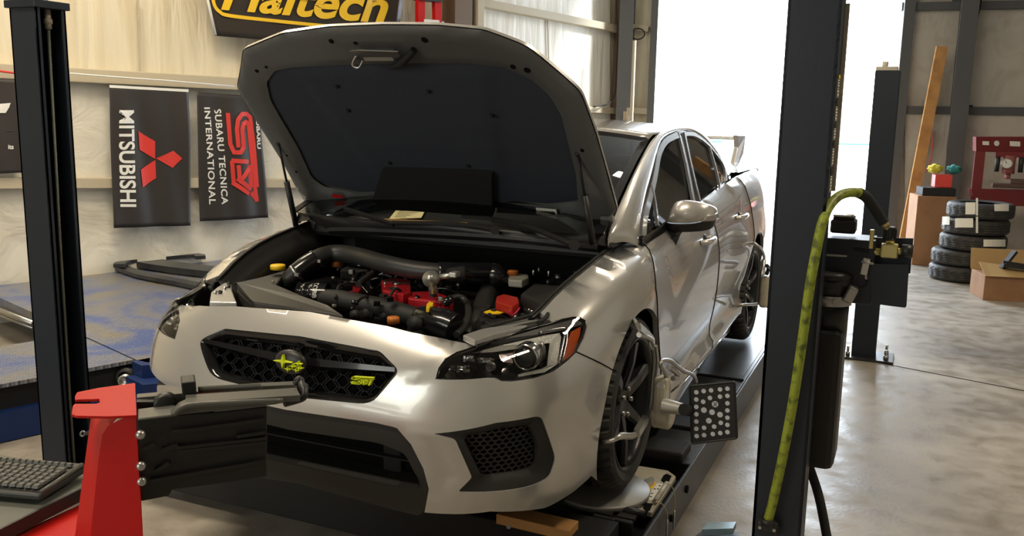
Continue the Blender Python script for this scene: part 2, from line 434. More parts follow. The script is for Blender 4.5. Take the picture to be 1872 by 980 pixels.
# door wall with the big opening
DL, DR = on_door(1190, 200), on_door(1634, 200)
slab('wall_front', CN, V(DL.x, DL.y, 0), -.05, CEIL, DN, .12, M['wall_up'])
slab('wall_right_of_door', V(DR.x, DR.y, 0), RE, -.05, CEIL, DN, .12, M['wall_rt'])
slab('wall_above_door', V(DL.x, DL.y, 0), V(DR.x, DR.y, 0), 4.6, CEIL, DN, .12, M['wall_rt'])
RX = Matrix((DT, DN, V(0, 0, 1))).transposed()
def dw_col(name, u, w, dp, m, h=CEIL, off=0, v=200, **kw):
    b0 = on_door(u, v); return tag(MB().box(V(b0.x, b0.y, h/2)+DN*(dp/2+off), (w, dp, h), RX).build(name, m, **kw), kind='structure')
dw_col('trim_12', 1190, .09, .16, M['steelcol'])
dw_col('trim_13', 1641, .13, .18, M['steelcol'])
# I-beam columns
def ibeam(name, u, w, dp, off=.02):
    b0 = on_door(u, 200); c = V(b0.x, b0.y, CEIL/2)+DN*(off+dp/2); mb = MB()
    mb.box(c+DN*dp/2, (w, .014, CEIL), RX).box(c-DN*dp/2, (w, .014, CEIL), RX).box(c, (.012, dp, CEIL), RX)
    return tag(mb.build(name, M['steelcol']), kind='structure')
ibeam('trim_14', 1142, .18, .34)
ibeam('trim_15', 1736, .20, .42)
def dw_bar(name, a, b_, h, dp, m, off=0):
    p, q = on_door(*a), on_door(*b_); mb = MB(); mb.bar([p+DN*(off+dp/2), q+DN*(off+dp/2)], dp, h); return tag(mb.build(name, M[m], bevel=.004), kind='structure')
dw_bar('trim_16', (1150, 50), (1186, 54), .08, .12, 'girt')
dw_bar('trim_17', (1150, 201), (1186, 204), .08, .12, 'girt')
dw_bar('trim_18', (1645, 14), (2100, 6), .10, .12, 'steelcol')
dw_bar('trim_19', (1645, 201), (2100, 207), .10, .12, 'steelcol')
# wrinkled quilt on the wall to the right of the door
def quilt_door(name, pxs, m, amp, off, seed, nx=70, nz=30):
    a, b_, c, d_ = [on_door(*p) for p in pxs]; rnd = random.Random(seed)
    ks = [(rnd.uniform(2, 9), rnd.uniform(-8, 8), rnd.uniform(0, 6), rnd.uniform(.3, 1)) for _ in range(9)]; vs = []
    for j in range(nz+1):
        for i in range(nx+1):
            s, t = i/nx, j/nz; p = (a*(1-s)+b_*s)*(1-t)+(d_*(1-s)+c*s)*t; q = (p-CN).dot(DT)
            w = sum(k[3]*abs(sin(k[0]*q+k[1]*p.z+k[2])) for k in ks)/len(ks)
            vs.append(p+DN*(off+amp*(w-.5)*min(1, 5*t, 5*(1-t))))
    fs = [(j*(nx+1)+i, j*(nx+1)+i+1, (j+1)*(nx+1)+i+1, (j+1)*(nx+1)+i) for j in range(nz) for i in range(nx)]
    return tag(MB().add(vs, fs, True).build(name, m), kind='structure')
quilt_door('trim_20', [(1652, 470), (2100, 470), (2100, 210), (1652, 208)], M['wall_rt'], .16, .09, 4)
quilt_door('trim_21', [(1652, 196), (2100, 200), (2100, 12), (1652, 18)], M['wall_rt'], .06, .04, 6)

slab('wall_right', RE, RB, -.05, CEIL, V(-1, 0, 0), .15, M['wall_rt'])
# wall behind the camera
slab('wall_back', RB, WB, -.05, CEIL, V(0, 1, 0), .15, M['wall_rt'])
ce = MB().add([WB+V(-.2, -.2, CEIL), RB+V(.2, -.2, CEIL), RE+V(.2, .2, CEIL), CN+V(-.2, .2, CEIL)], [(0, 1, 2, 3)])
ce.add([p+V(0, 0, .1) for p in ce.v[:4]], [(3, 2, 1, 0)])
tag(ce.build('ceiling', mat('ceiling_sheet', (.22, .21, .19), .7)), kind='structure')
# floor joint
j0, j1 = P(1594, 661, z=.0), P(1900, 720, z=.0)
dj = (j1-j0).normalized(); mb = MB(); mb.box(((j0-dj*.05)+(j1+dj*1.2))/2+V(0, 0, .0008), ((j1-j0).length+1.3, .012, .0016), Matrix((dj, V(-dj.y, dj.x, 0), V(0, 0, 1))).transposed())
tag(mb.build('trim_22', M['void']), kind='structure')
# portals help the sky light find its way in
pc = (DL+DR)/2; pc.z = 2.3
area_light('door_opening_portal', tuple(pc-DN*.02), tuple(pc+DN), (DR-DL).length, 4.6, 1, (1, 1, 1), True)

# ------------------------------------------------------------------ outside the door
out = MB(); c0 = CN-DN*.13
out.add([c0-DT*30, c0+DT*40, c0+DT*40-DN*90, c0-DT*30-DN*90], [(0, 1, 2, 3)]); out.add([p-V(0, 0, .1) for p in out.v[:4]], [(3, 2, 1, 0)])
tag(out.build('apron', mat('pale_asphalt', (.62, .60, .57), .8, noise=(3, (.5, .49, .47), .4, .7))), kind='structure')
# ------------------------------------------------------------------ the car body: one smooth surface, cut into panels
CAR = empty('car', (0, 1.3, .24), 'silver sedan on the alignment rack with its bonnet propped open', 'car')
def smooth_tab(xs, ys):
    xs = np.array(xs, float); ys = np.array(ys, float); d = np.diff(ys)/np.diff(xs); m = np.zeros(len(xs)); m[0] = d[0]; m[-1] = d[-1]
    for i in range(1, len(xs)-1):
        m[i] = 0 if d[i-1]*d[i] <= 0 else 2*d[i-1]*d[i]/(d[i-1]+d[i])
    def f(x):
        if x <= xs[0]: return float(ys[0])
        if x >= xs[-1]: return float(ys[-1])
        i = int(np.searchsorted(xs, x))-1; i = max(0, min(i, len(xs)-2)); h = xs[i+1]-xs[i]; t = (x-xs[i])/h
        return float((2*t**3-3*t*t+1)*ys[i]+(t**3-2*t*t+t)*h*m[i]+(-2*t**3+3*t*t)*ys[i+1]+(t**3-t*t)*h*m[i+1])
    return f
f_top = smooth_tab([-.95, -.80, -.66, -.52, -.44, -.36, -.2, 0, .12, .33, .69, 1.42, 1.85, 2.3, 3.0], [.975, .985, .992, 1.006, 1.035, 1.068, 1.112, 1.145, 1.16, 1.174, 1.189, 1.241, 1.27, 1.31, 1.33])
f_B = smooth_tab([.37, .40, .43, .50, .62, .72, .79, .86, .90, .94, .98, 1.02, 1.06, 1.2], [.80, .845, .875, .905, .922, .935, .925, .907, .890, .866, .838, .806, .768, .60])
f_F = smooth_tab([-.2, 0, .006, .02, .045, .08, .13, .22, .35, .5, .62, .8], [.728, .73, .765, .805, .843, .868, .886, .897, .898, .886, .872, .85])
f_D = smooth_tab([-.2, 0, .02, .06, .12, .20, .30, .42, .56, .68, .72, .74, .80, .86], [.775, .785, .812, .838, .860, .878, .886, .882, .868, .85, .852, .872, .868, .82])
def sstep(a, b, x):
    t = max(0, min(1, (x-a)/(b-a))); return t*t*(3-2*t)
def Aw(y, z):
    h = f_top(y)-z; w = sstep(.05, .55, y)
    a = f_F(h)*(1-w)+f_D(h)*w
    if y > 1.5: # rear arch swell and tail taper
        a += .022*sstep(1.7, 2.4, y)*sstep(.9, .62, abs(z-.72)*1.6+.3)-.10*sstep(2.9, 3.7, y)
    return a
PE = .17
def sup(y, z):
    if y >= 0: return 1.0
    q = abs(y)/f_B(z)
    return 0.0 if q >= 1 else (1-q*q)**PE
def half(y, z): return Aw(y, z)*sup(y, z)
_scache = {}
def S(a, z, off=0.0):
    """point on the body; a<1 runs round the nose, a>=1 along the side (a=1+y)"""
    k = (round(a, 6), round(z, 6))
    if k in _scache: p = _scache[k]
    else:
        if a >= 1: p = V(Aw(a-1, z), a-1, z)
        else:
            ph = a*pi/2; sx, cy = sin(ph), -cos(ph)
            lo, hi = .2, 1.4
            for _ in range(34):
                r = (lo+hi)/2; y = r*cy
                if r*sx > half(y, z) or -y >= f_B(z): hi = r
                else: lo = r
            p = V(r*sx, r*cy, z)
        _scache[k] = p
    if off:
        e = .004; n = (S(a+e, z)-S(a-e if a > e else a, z)).cross(S(a, z+e)-S(a, z-e)).normalized()
        return p-n*off
    return p.copy()
def inv(p):
    """(a, z) of a point on the body"""
    return (1+p.y, p.z) if p.y >= 0 else (math.atan2(max(p.x, 0), -p.y)/(pi/2), p.z)
def hit(u, v):
    """image point -> point on the near side of the body"""
    d = ray(u, v); best = None; prev = None; t = 1.6
    while t < 7:
        q = CAM+d*t
        if q[0] > -.05 and .2 < q[2] < 1.45 and q[1] > -1.05:
            g = q[0]-half(q[1], q[2]) if q[1] > -f_B(q[2]) else max(.01, -f_B(q[2])-q[1]+.01)
            if best is None or abs(g) < best[0]: best = (abs(g), t)
            if prev is not None and prev[0] > 0 and g <= 0:
                lo, hi = prev[1], t
                for _ in range(30):
                    m_ = (lo+hi)/2; q = CAM+d*m_
                    g = q[0]-half(q[1], q[2]) if q[1] > -f_B(q[2]) else .01
                    if g > 0: lo = m_
                    else: hi = m_
                return Vector(CAM+d*hi)
            prev = (g, t)
        t += .01
    return Vector(CAM+d*best[1])
def hz(u, v): return inv(hit(u, v))
def behind(u, v, off):
    """point 'off' metres behind the body skin along the sight line"""
    p = hit(u, v); d = Vector(ray(u, v)).normalized(); return p+d*off
def dens(poly, step=.02, closed=True):
    out = []; n = len(poly)
    for i in range(n if closed else n-1):
        a, b = poly[i], poly[(i+1) % n]; L = math.hypot(a[0]-b[0], a[1]-b[1]); k = max(1, int(L/step+.5))
        out += [(a[0]+(b[0]-a[0])*j/k, a[1]+(b[1]-a[1])*j/k) for j in range(k)]
    if not closed: out.append(poly[-1])
    return out
def rnd_poly(poly, r, n=4):
    """round the corners of an outline; r may be a list"""
    out = []; m = len(poly)
    for i in range(m):
        p, q, s = [np.array(poly[k % m], float) for k in(i-1, i, i+1)]; rr = r[i] if isinstance(r, (list, tuple)) else r
        if rr <= 0: out.append(tuple(q)); continue
        d1, d2 = p-q, s-q; l1, l2 = np.linalg.norm(d1), np.linalg.norm(d2); t = min(rr, l1*.45, l2*.45)
        a, b = q+d1/l1*t, q+d2/l2*t
        for k in range(n+1):
            w = k/n; out.append(tuple((1-w)**2*a+2*w*(1-w)*q+w*w*b))
    return out
def inside(pts, poly):
    x, y = pts[:, 0], pts[:, 1]; c = np.zeros(len(pts), bool); n = len(poly); j = n-1
    for i in range(n):
        xi, yi = poly[i]; xj, yj = poly[j]
        if yi != yj:
            k = ((yi > y) != (yj > y)) & (x < (xj-xi)*(y-yi)/(yj-yi)+xi); c ^= k
        j = i
    return c
def seg_dist(pts, poly):
    d = np.full(len(pts), 1e9); n = len(poly); P_ = np.array(poly)
    for i in range(n):
        a, b = P_[i], P_[(i+1) % n]; ab = b-a; L = (ab**2).sum()+1e-12
        t = np.clip(((pts-a)@ab)/L, 0, 1); d = np.minimum(d, np.hypot(*(pts-(a+t[:, None]*ab)).T))
    return d
def cdt(outer, holes, step, extra=()):
    """constrained triangulation of outline minus holes with interior grid points"""
    P_ = np.array(outer); lo, hi = P_.min(0), P_.max(0)
    gx, gy = np.meshgrid(np.arange(lo[0]+step/2, hi[0], step), np.arange(lo[1]+step/2, hi[1], step*.87))
    gx[1::2] += step/2
    g = np.stack([gx.ravel(), gy.ravel()], 1); ok = inside(g, outer) & (seg_dist(g, outer) > step*.45)
    for h in holes: ok &= ~inside(g, h) & (seg_dist(g, h) > step*.45)
    vs = [Vector(p) for p in outer]; es = [(i, (i+1) % len(outer)) for i in range(len(outer))]
    for h in holes:
        b = len(vs); vs += [Vector(p) for p in h]; es += [(b+i, b+(i+1) % len(h)) for i in range(len(h))]
    for e_ in extra:
        q_ = np.array(dens(e_, step)); in_ = inside(q_, outer) & (seg_dist(q_, outer) > step*.5)
        for h in holes: in_ &= ~inside(q_, h) & (seg_dist(q_, h) > step*.5)
        q_ = q_[in_]
        for p in q_: vs.append(Vector(p))
        if len(q_): ok &= np.array([((q_-p)**2).sum(1).min() > (step*.45)**2 for p in g])
    for p in g[ok]: vs.append(Vector(p))
    r = delaunay_2d_cdt([v.to_2d() if len(v) > 2 else v for v in vs], es, [], 0, 1e-6)
    v2, f2 = r[0], r[2]; vv = np.array([tuple(v) for v in v2])
    cen = np.array([vv[list(f)].mean(0) for f in f2]); keep = inside(cen, outer)
    for h in holes: keep &= ~inside(cen, h)
    return [tuple(v) for v in v2], [tuple(f) for f, k in zip(f2, keep) if k]
def panel(name, m, outer, holes=(), step=.035, off=0.0, parent=None, mirror=False, lip=.02, both=False, fn=None, hlip=None, disp=None, sub=.02, extra=()):
    """body panel over outline (a, z); lip folds its edges inward; both adds the other half in the same mesh"""
    O = dens(outer, sub); H = [dens(h, sub) for h in holes]
    v2, f2 = cdt(O, H, step, extra); fn = fn or S
    def pt(a, z, o=0.0): return fn(a, z, off+o+(disp(a, z) if disp else 0))
    mb = MB(); vs = [pt(*q) for q in v2]; mb.add(vs, f2, True)
    hl = lip if hlip is None else hlip
    for ring, l in [(O, lip)]+[(h, hl) for h in H]:
        if not l: continue
        a = [pt(*q) for q in ring]; b = [pt(q[0], q[1], l) for q in ring]; n = len(a)
        fs = []
        for i in range(n):
            j = (i+1) % n
            if both and ring[i][0] < 1e-4 and ring[j][0] < 1e-4: continue
            fs.append((i, j, n+j, n+i))
        mb.add(a+b, fs, False)
    if mirror or both:
        mv = [V(-p.x, p.y, p.z) for p in mb.v]
        if mirror: mb.v = mv
        else:
            b = len(mb.v); mb.v += mv; mb.f += [[i+b for i in f[::-1]] for f in mb.f]; mb.sm += mb.sm
    return mb.build(name, m, parent, auto=50)

LW = {}
def hzs(px): return [hz(*p) for p in px]
ZARCH = .597
def arch(y0, r, a0, a1, n=26, zc=ZARCH):
    """arc about the wheel centre in (a, z); angle 0 = rearward, 90 = up"""
    out = []
    for i in range(n+1):
        t = rad(a0+(a1-a0)*i/n); y = y0+r*cos(t); z = zc+r*sin(t)
        if y >= 0: out.append((1+y, z))
        else: out.append(inv(V(half(y, z), y, z)))
    return out
px_top = [(872, 631), (835, 643.5), (814, 655.5), (802, 672.6), (796, 693)]
hl_low = [(796, 693), (848, 693.5), (890, 690), (903, 690.5), (917, 696.5), (934, 697), (976, 691), (1011, 679), (1036, 660.6), (1053.5, 643.5)]
hl_up = [(1053.5, 643.5), (1067, 618), (1073, 597), (1070, 586), (1062, 580), (1050, 578), (1028, 582), (1004, 591.5), (959, 602.5), (917, 616), (872, 631)]
HL = hzs(px_top[:-1]+hl_low[:-1]+hl_up[:-1])
ARCH_R = .365
seam_top = hz(1053.5, 643.5)
# seam between bumper and wing meets the arch
arcF = arch(0, ARCH_R, 216, 90, 30)+arch(0, ARCH_R, 90, -22, 26)[1:]
sm = hz(1114, 676)
k_seam = min(range(31), key=lambda i: abs(arcF[i][1]-sm[1]) if i < 26 else 9)
# ---- bumper
GR = [hz(*p) for p in((694.7, 641.5), (731, 677.5), (678, 740))]
gr_top0 = (0, .948); gr_bot0 = (0, .765)
grille_o = rnd_poly([gr_top0, GR[0], GR[1], GR[2], gr_bot0], [0, .012, .018, .03, 0])
FOG = rnd_poly(hzs([(793, 793), (907, 773), (989, 759), (1016, 838), (1005, 873), (971, 889), (837, 899), (863, 873), (832, 803)]), [.002, 0, .02, .02, .02, .02, .008, .008, .01])
low_c = [hz(776, 937), hz(784, 894), hz(774, 857), hz(751, 812), hz(726, 783), hz(717, 780), hz(686, 773)]
ZLOWC = .722
bot_edge = [hz(1081, 870), hz(1047, 900), hz(1005, 925), hz(995, 929), hz(897, 935), hz(776, 937)]
top_edge = [(0, 1.018), (inv(V(.3, -.80, 1))[0], 1.006), (inv(V(.45, -.775, 1))[0], .988), hz(872, 631)]
BUMP = top_edge[:-1]+hzs(px_top[:-1])+hzs(hl_low)+arcF[k_seam:0:-1]+bot_edge+low_c[1:]+[(0, ZLOWC)]
# grille hole touches the centre line, so it becomes part of the outline
cheek = hzs([(735, 677), (800, 655), (868, 633), (836, 645), (803, 668), (797, 694), (775, 703), (740, 714), (704, 729)])
shelf = hzs([(715, 731), (790, 716), (861, 708), (905, 700), (848, 695), (796, 695), (775, 704), (708, 729)])
fin = hzs([(786, 905), (777, 857), (755, 812), (742, 790), (790, 793), (829, 806), (861, 873), (835, 900), (800, 915)])
def feather(poly, depth, f):
    P_ = poly
    def g(pts):
        i = inside(pts, P_); d = seg_dist(pts, P_); t = np.clip(d/f, 0, 1); return np.where(i, depth*t*t*(3-2*t), 0)
    return g
_fe = [feather(cheek, .011, .06), feather(fin, .010, .05)]
_fw = dens(FOG, .03)
def bump_disp(a, z):
    p = np.array([[a, z]]); d = sum(float(f(p)[0]) for f in _fe)
    return d
_dc = {}
def bdisp(a, z):
    k = (round(a, 5), round(z, 5))
    if k not in _dc: _dc[k] = bump_disp(a, z)
    return _dc[k]
outer = [grille_o[0]]+[(0, 1.018)]+BUMP[1:]   # centre: from grille top up, round, back up to grille bottom
outer = BUMP+[gr_bot0]+grille_o[::-1][1:-1]+[gr_top0]
panel('front_bumper', M['paint'], outer, [FOG], step=.015, both=True, lip=.018, parent=CAR, disp=bdisp, sub=.012, extra=[cheek])
# inner dark core so that no gap between panels shows daylight
core = MB()
def strip(a0, a1, z0, z1, na, nz, off):
    vs = [S(a0+(a1-a0)*i/na, z0+(z1-z0)*j/nz, off) for j in range(nz+1) for i in range(na+1)]
    return vs, [(j*(na+1)+i, j*(na+1)+i+1, (j+1)*(na+1)+i+1, (j+1)*(na+1)+i) for j in range(nz) for i in range(na)]
vs, fs = strip(1.42, 3.25, .44, 1.15, 40, 10, .03); core.add(vs, fs, True); core.add([V(-p.x, p.y, p.z) for p in vs], [f[::-1] for f in fs], True)
# centre of the nose behind the grille and intake
vs, fs = strip(0, .52, .42, 1.0, 24, 14, .11); core.add(vs, fs, True); core.add([V(-p.x, p.y, p.z) for p in vs], [f[::-1] for f in fs], True)
core.box((0, 1.6, .40), (1.56, 4.2, .04)); core.box((0, 2.2, .9), (1.40, 2.6, .5))
core.build('underbody', M['void'], CAR)
# ---- wing (fender)
inner_edge = [(1.0+y if y >= 0 else inv(V(half(y, f_top(y)), y, f_top(y)))[0], f_top(y)) for y in(.13, .05, 0, -.08, -.16, -.24, -.32, -.38, -.43, -.47)]
gap_px = [(1204.7, 632), (1203, 605), (1202, 576), (1198.5, 528.5), (1196.7, 502), (1194, 481), (1186, 457), (1180, 449)]
gapF = [(1.435, .46), (1.435, .60)]+hzs(gap_px)
arc_end = arcF[-1]
WING = inner_edge+hzs([(1010, 590)]+hl_up[-5::-1])+arcF[k_seam:]+[(1.42, .46)]+[(g[0]-.004, g[1]) for g in gapF]+[(1+.34, f_top(.34)), (1+.22, f_top(.22))]
panel('front_wing', M['paint'], WING, step=.03, parent=CAR, lip=.02)
panel('front_wing', M['paint'], WING, step=.03, parent=CAR, lip=.02, mirror=True)
# ---- doors
def down(y): return f_top(y)
DZ = .46
gapR = [(2.50, .46), (2.50, .60), (2.49, .80), (2.475, .95), (2.44, 1.10), (2.42, 1.18), (2.41, f_top(1.41))]
fd = [(g[0]+.004, g[1]) for g in gapF]+[(1+y, f_top(y)) for y in(.36, .6, .9, 1.2, 1.40)]+gapR[::-1][1:]
for mi in(False, True):
    panel('front_door', M['paint'], fd, step=.05, parent=CAR, lip=.02, mirror=mi)
rear_arc = arch(2.65, .375, 178, 0, 30, .575)
rdoor_edge = [(3.255, .46), (3.26, .60)]+[q for q in arch(2.65, .40, 176, 118, 8, .575)]+[(3.47, 1.06), (3.42, 1.20), (3.40, f_top(2.40))]
rd = [(g[0]+.006, g[1]) for g in gapR]+[(1+y, f_top(y)) for y in(1.45, 1.8, 2.1, 2.38)]+rdoor_edge[::-1]
for mi in(False, True):
    panel('rear_door', M['paint'], rd, step=.05, parent=CAR, lip=.02, mirror=mi)
    panel('rear_quarter', M['paint'], [(q[0]+.006, q[1]) for q in rdoor_edge[2:]]+[(1+y, f_top(y)) for y in(2.5, 2.8, 3.2, 3.6)]+[(4.66, 1.2), (4.67, .9), (4.66, .55), (4.05, .46)]+[q for q in rear_arc if q[0] > 3.3][::-1], step=.05, parent=CAR, lip=.02, mirror=mi)
    # sill under the doors
    panel('side_sill', M['paint'], [(1.36, .385), (1.30, .455), (3.25, .455), (3.24, .385)], step=.05, parent=CAR, lip=.05, mirror=mi, off=-.006)
# shut lines between the panels
for nm, ln in(('wing_shut_line', [seam_top, arcF[k_seam]]), ('front_door_shut_line', gapF+[(1.345, f_top(.345))]), ('rear_door_shut_line', gapR), ('quarter_shut_line', rdoor_edge[9:])):
    q_ = [S(a, z, -.0012) for a, z in dens(ln, .02, closed=False)]
    for mi in(1, -1):
        mb = MB(); mb.tube([V(p.x*mi, p.y, p.z) for p in q_], .0022, 6); mb.build(nm, M['void'], CAR)
# tail panel closing the back
mb = MB(); ys = [(Aw(3.66, z), 3.66+.0, z) for z in(.46, .6, .8, 1.0, 1.2, 1.30)]
mb.add([V(s*x, y, z) for s in(-1, 1) for x, y, z in ys], [(i, i+1, 7+i, 6+i) for i in range(5)])
mb.add([V(-.72, 3.66, 1.31), V(.72, 3.66, 1.31), V(.76, 2.60, 1.328), V(-.76, 2.60, 1.328)], [(0, 1, 2, 3)])
mb.build('boot_lid', M['paint'], CAR)

# ------------------------------------------------------------------ greenhouse
GP, GN = (.785, 0, 1.20), (1, 0, .5)
def gh(u, v, off=0.0): return PP(u, v, (GP[0]+off, 0, GP[2]), GN)
def poly_mesh(name, m, pts, parent=CAR, solid=.004, mirror=False, smooth=False):
    mb = MB(); mb.add(pts, [list(range(len(pts)))], smooth)
    if mirror: mb.v = [V(-p.x, p.y, p.z) for p in mb.v]
    return mb.build(name, m, parent, solid=solid)
# windscreen: curved sheet between base and header
def wsx(s): return s
wb = lambda s: V(.715*s, .02+.10*(1-s*s)*-1.0+.02, 1.225-.012*(1-s*s)*0)      # base, bows forward in the middle
wt = lambda s: V(.565*s, 1.157-.14*(1-s*s), 1.552+.045*(1-s*s))
def ws(s, t, off=0.0):
    p = wb(s)*(1-t)+wt(s)*t; n = V(.25*s, -.52, .85).normalized(); return p+n*(.035*sin(pi*t)*(1)+off)
N1, N2 = 30, 16
mb = MB(); mb.add([ws(-1+2*i/N1, j/N2) for j in range(N2+1) for i in range(N1+1)], [(j*(N1+1)+i, j*(N1+1)+i+1, (j+1)*(N1+1)+i+1, (j+1)*(N1+1)+i) for j in range(N2) for i in range(N1)], True)
mb.build('windscreen', M['ws_glass'], CAR)
# black border round the windscreen
mb = MB()
mb.bar([ws(-1+2*i/N1, .985, .002) for i in range(N1+1)], .05, .004, up=(0, -.5, .85))
for s in(-1, 1): mb.bar([ws(s*.985, j/N2, .002) for j in range(N2+1)], .035, .006, up=(0, -.5, .85))
mb.build('windscreen_border', M['gloss_black'], CAR)
# roof
def roof(x, y):
    k = abs(x)/.60; zc = f_roof(y); return V(x, y, zc-.052*k**2.4)
f_roof = smooth_tab([1.0, 1.2, 1.5, 1.8, 2.1, 2.5, 2.8], [1.598, 1.622, 1.640, 1.643, 1.630, 1.575, 1.49])
NX, NY = 24, 20; vs = []
for j in range(NY+1):
    for i in range(NX+1):
        s = -1+2*i/NX; y0 = 1.157-.14*(1-s*s); y = y0+(2.55-y0)*j/NY; w = .568+.02*sstep(1.1, 1.5, y)-.02*sstep(2.0, 2.5, y)
        p = roof(w*s, y); 
        if j == 0: p.z = wt(s).z+.003
        vs.append(p)
mb = MB(); mb.add(vs, [(j*(NX+1)+i, j*(NX+1)+i+1, (j+1)*(NX+1)+i+1, (j+1)*(NX+1)+i) for j in range(NY) for i in range(NX)], True)
mb.build('roof', M['paint'], CAR, solid=.006)
# side frame: windscreen pillar, cant rail and rear pillar as one ribbon
o_px = [(1172.5, 444), (1173, 415), (1176, 391), (1183.5, 355), (1191.5, 326), (1203, 268), (1212, 254.5), (1224, 246.5), (1237, 241.5), (1254, 240), (1271, 244.5), (1291, 258.5), (1302, 272), (1318, 290), (1328, 311), (1336, 336)]
outer_l = [gh(*p) for p in o_px]
inner_l = []
i_px = [(1132, 420), (1137, 405), (1146, 376), (1157, 341), (1166, 308), (1181, 257)]
for k, p in enumerate(i_px):
    t = k/5; a = ws(1, t*1.0); inner_l.append(a+V(.012, 0, .006))
in2 = []
for p in outer_l[6:]:
    y = p.y+.02; in2.append(V(.575-.02*sstep(2.0, 2.5, y), y, roof(.575, y).z+.002))
inner = [P(1116, 446, x=.725)]+inner_l+in2; outer_l = [P(1171, 456, x=.80)]+outer_l
mb = MB(); rows = []
for a, b in zip(outer_l, inner):
    n = V(.75, -.25, .6).normalized(); mid1 = a*.66+b*.34+V(.018, -.004, .018); mid2 = a*.3+b*.7+V(.012, -.004, .020)
    rows.append([a-V(.02, 0, 0), a, mid1, mid2, b, b-V(0, 0, .03)])
vs = [p for r in rows for p in r]; n = len(rows)
fs = [(i*6+k, i*6+k+1, (i+1)*6+k+1, (i+1)*6+k) for i in range(n-1) for k in range(5)]
for mi in(1, -1):
    mb = MB(); mb.add([V(p.x*mi, p.y, p.z) for p in vs], fs, True); mb.build('pillar_frame', M['paint'], CAR, subsurf=1)
# rear pillar and rear screen
for mi in(1, -1):
    mb = MB(); e = outer_l[-1]; mb.add([V(p.x*mi, p.y, p.z) for p in(outer_l[-5], outer_l[-4], outer_l[-3], outer_l[-2], e, V(.72, 2.55, 1.32), V(.68, 2.95, 1.33), V(.56, 2.5, 1.56), V(.575, 2.1, 1.58))], [list(range(9))]); mb.build('rear_pillar', M['paint'], CAR)
poly_mesh('rear_screen', M['glass'], [V(-.55, 2.5, 1.565), V(.55, 2.5, 1.565), V(.64, 2.95, 1.335), V(-.64, 2.95, 1.335)])
# door frames and side glass
fr_out = [(1173, 440), (1174, 412), (1177, 391), (1192.5, 326), (1204, 269), (1213, 256.5), (1225, 249), (1238, 244.5), (1243, 249), (1252, 300), (1262, 350), (1267, 380)]
gl_f = [(1179, 433), (1179, 412), (1184, 388), (1198, 332), (1204, 300), (1213, 274), (1224, 261), (1238.5, 252.5), (1245, 285), (1252, 322), (1259, 366), (1262, 385)]
gl_r = [(1251, 250.5), (1262, 249.5), (1274, 254), (1293, 269), (1300, 290), (1308, 316), (1315.5, 346), (1281, 367), (1277, 352), (1262, 293)]
gl_q = [(1298, 272), (1309, 285), (1321, 304), (1323.5, 318), (1323.5, 334), (1318, 344), (1311, 318), (1304, 292)]
for mi in(False, True):
    poly_mesh('front_door_glass', M['glass'], [gh(*p, -.012) for p in gl_f], mirror=mi)
    poly_mesh('rear_door_glass', M['glass'], [gh(*p, -.012) for p in gl_r], mirror=mi)
    poly_mesh('quarter_glass', M['glass'], [gh(*p, -.012) for p in gl_q], mirror=mi)
def frame_bar(name, pxs, w, m, mi=1, off=0.0, h=.014, res=4):
    mb = MB(); q = [gh(*p, off) for p in pxs]; q = [V(p.x*mi, p.y, p.z) for p in q]
    mb.bar(q, w, h, up=(mi*.9, 0, .45), res=res); return mb.build(name, m, CAR, auto=40)
M['frame'] = mat('door_frame_grey', (.30, .31, .32), .25, .4, 1.0)
for mi in(1, -1):
    frame_bar('door_frame', [(1175.5, 436), (1176.5, 412), (1180, 389), (1195, 329), (1203, 285), (1211, 265), (1222, 254.5), (1238, 247.5)], .032, M['frame'], mi)
    frame_bar('door_frame', [(1241, 246), (1254, 300), (1264, 352), (1269, 378)], .030, M['frame'], mi)
    frame_bar('centre_pillar', [(1247, 249), (1258, 300), (1268, 350), (1273, 374)], .045, M['gloss_black'], mi, -.006)
    frame_bar('door_frame', [(1251, 247), (1261, 295), (1272, 342), (1279, 369)], .022, M['frame'], mi)
    frame_bar('door_frame', [(1250, 246.5), (1262, 245.5), (1275, 250), (1293, 264), (1306, 279), (1319, 297), (1325, 312), (1327, 334)], .024, M['frame'], mi)
    frame_bar('glass_divider', [(1297, 270), (1303, 290), (1310, 316), (1317, 346)], .014, M['frame'], mi, .002)
    frame_bar('glass_divider', [(1190.5, 339), (1197, 372), (1202, 414)], .013, M['frame'], mi, .002)
    frame_bar('waist_moulding', [(1173, 442), (1195, 428), (1216, 415), (1250, 391), (1283, 369), (1314, 348.5), (1329, 334)], .030, M['gloss_black'], mi, .002)

# ---- inside: dashboard, seats, steering wheel so that the glass shows something
mb = MB(); mb.box((0, .62, 1.08), (1.36, .62, .20), bev=.05); mb.box((0, .40, 1.14), (1.38, .5, .06), bev=.02)
mb.build('dashboard', M['satin_black'], CAR)
seat = mat('seat_fabric', (.02, .02, .024), .8)
for s in(-1, 1):
    mb = MB(); mb.box((.36*s, 1.55, .82), (.50, .52, .18), bev=.05); mb.box((.36*s, 1.86, 1.14), (.50, .16, .62), Matrix.Rotation(-.22, 3, 'X'), bev=.06); mb.box((.36*s, 1.93, 1.49), (.24, .10, .17), bev=.04)
    mb.build('front_seat', seat, CAR)
mb = MB(); mb.box((0, 2.35, .86), (1.25, .5, .2), bev=.05); mb.box((0, 2.62, 1.10), (1.25, .16, .5), bev=.05); mb.build('rear_bench', seat, CAR)
mb = MB(); c = V(-.36, 1.0, 1.16); ax = V(0, .9, -.42).normalized(); a = V(1, 0, 0); b = ax.cross(a)
mb.tube([c+(a*cos(t)+b*sin(t))*.18 for t in [2*pi*i/28 for i in range(29)]], .015, 8, cap=False); mb.build('steering_wheel', M['satin_black'], CAR)
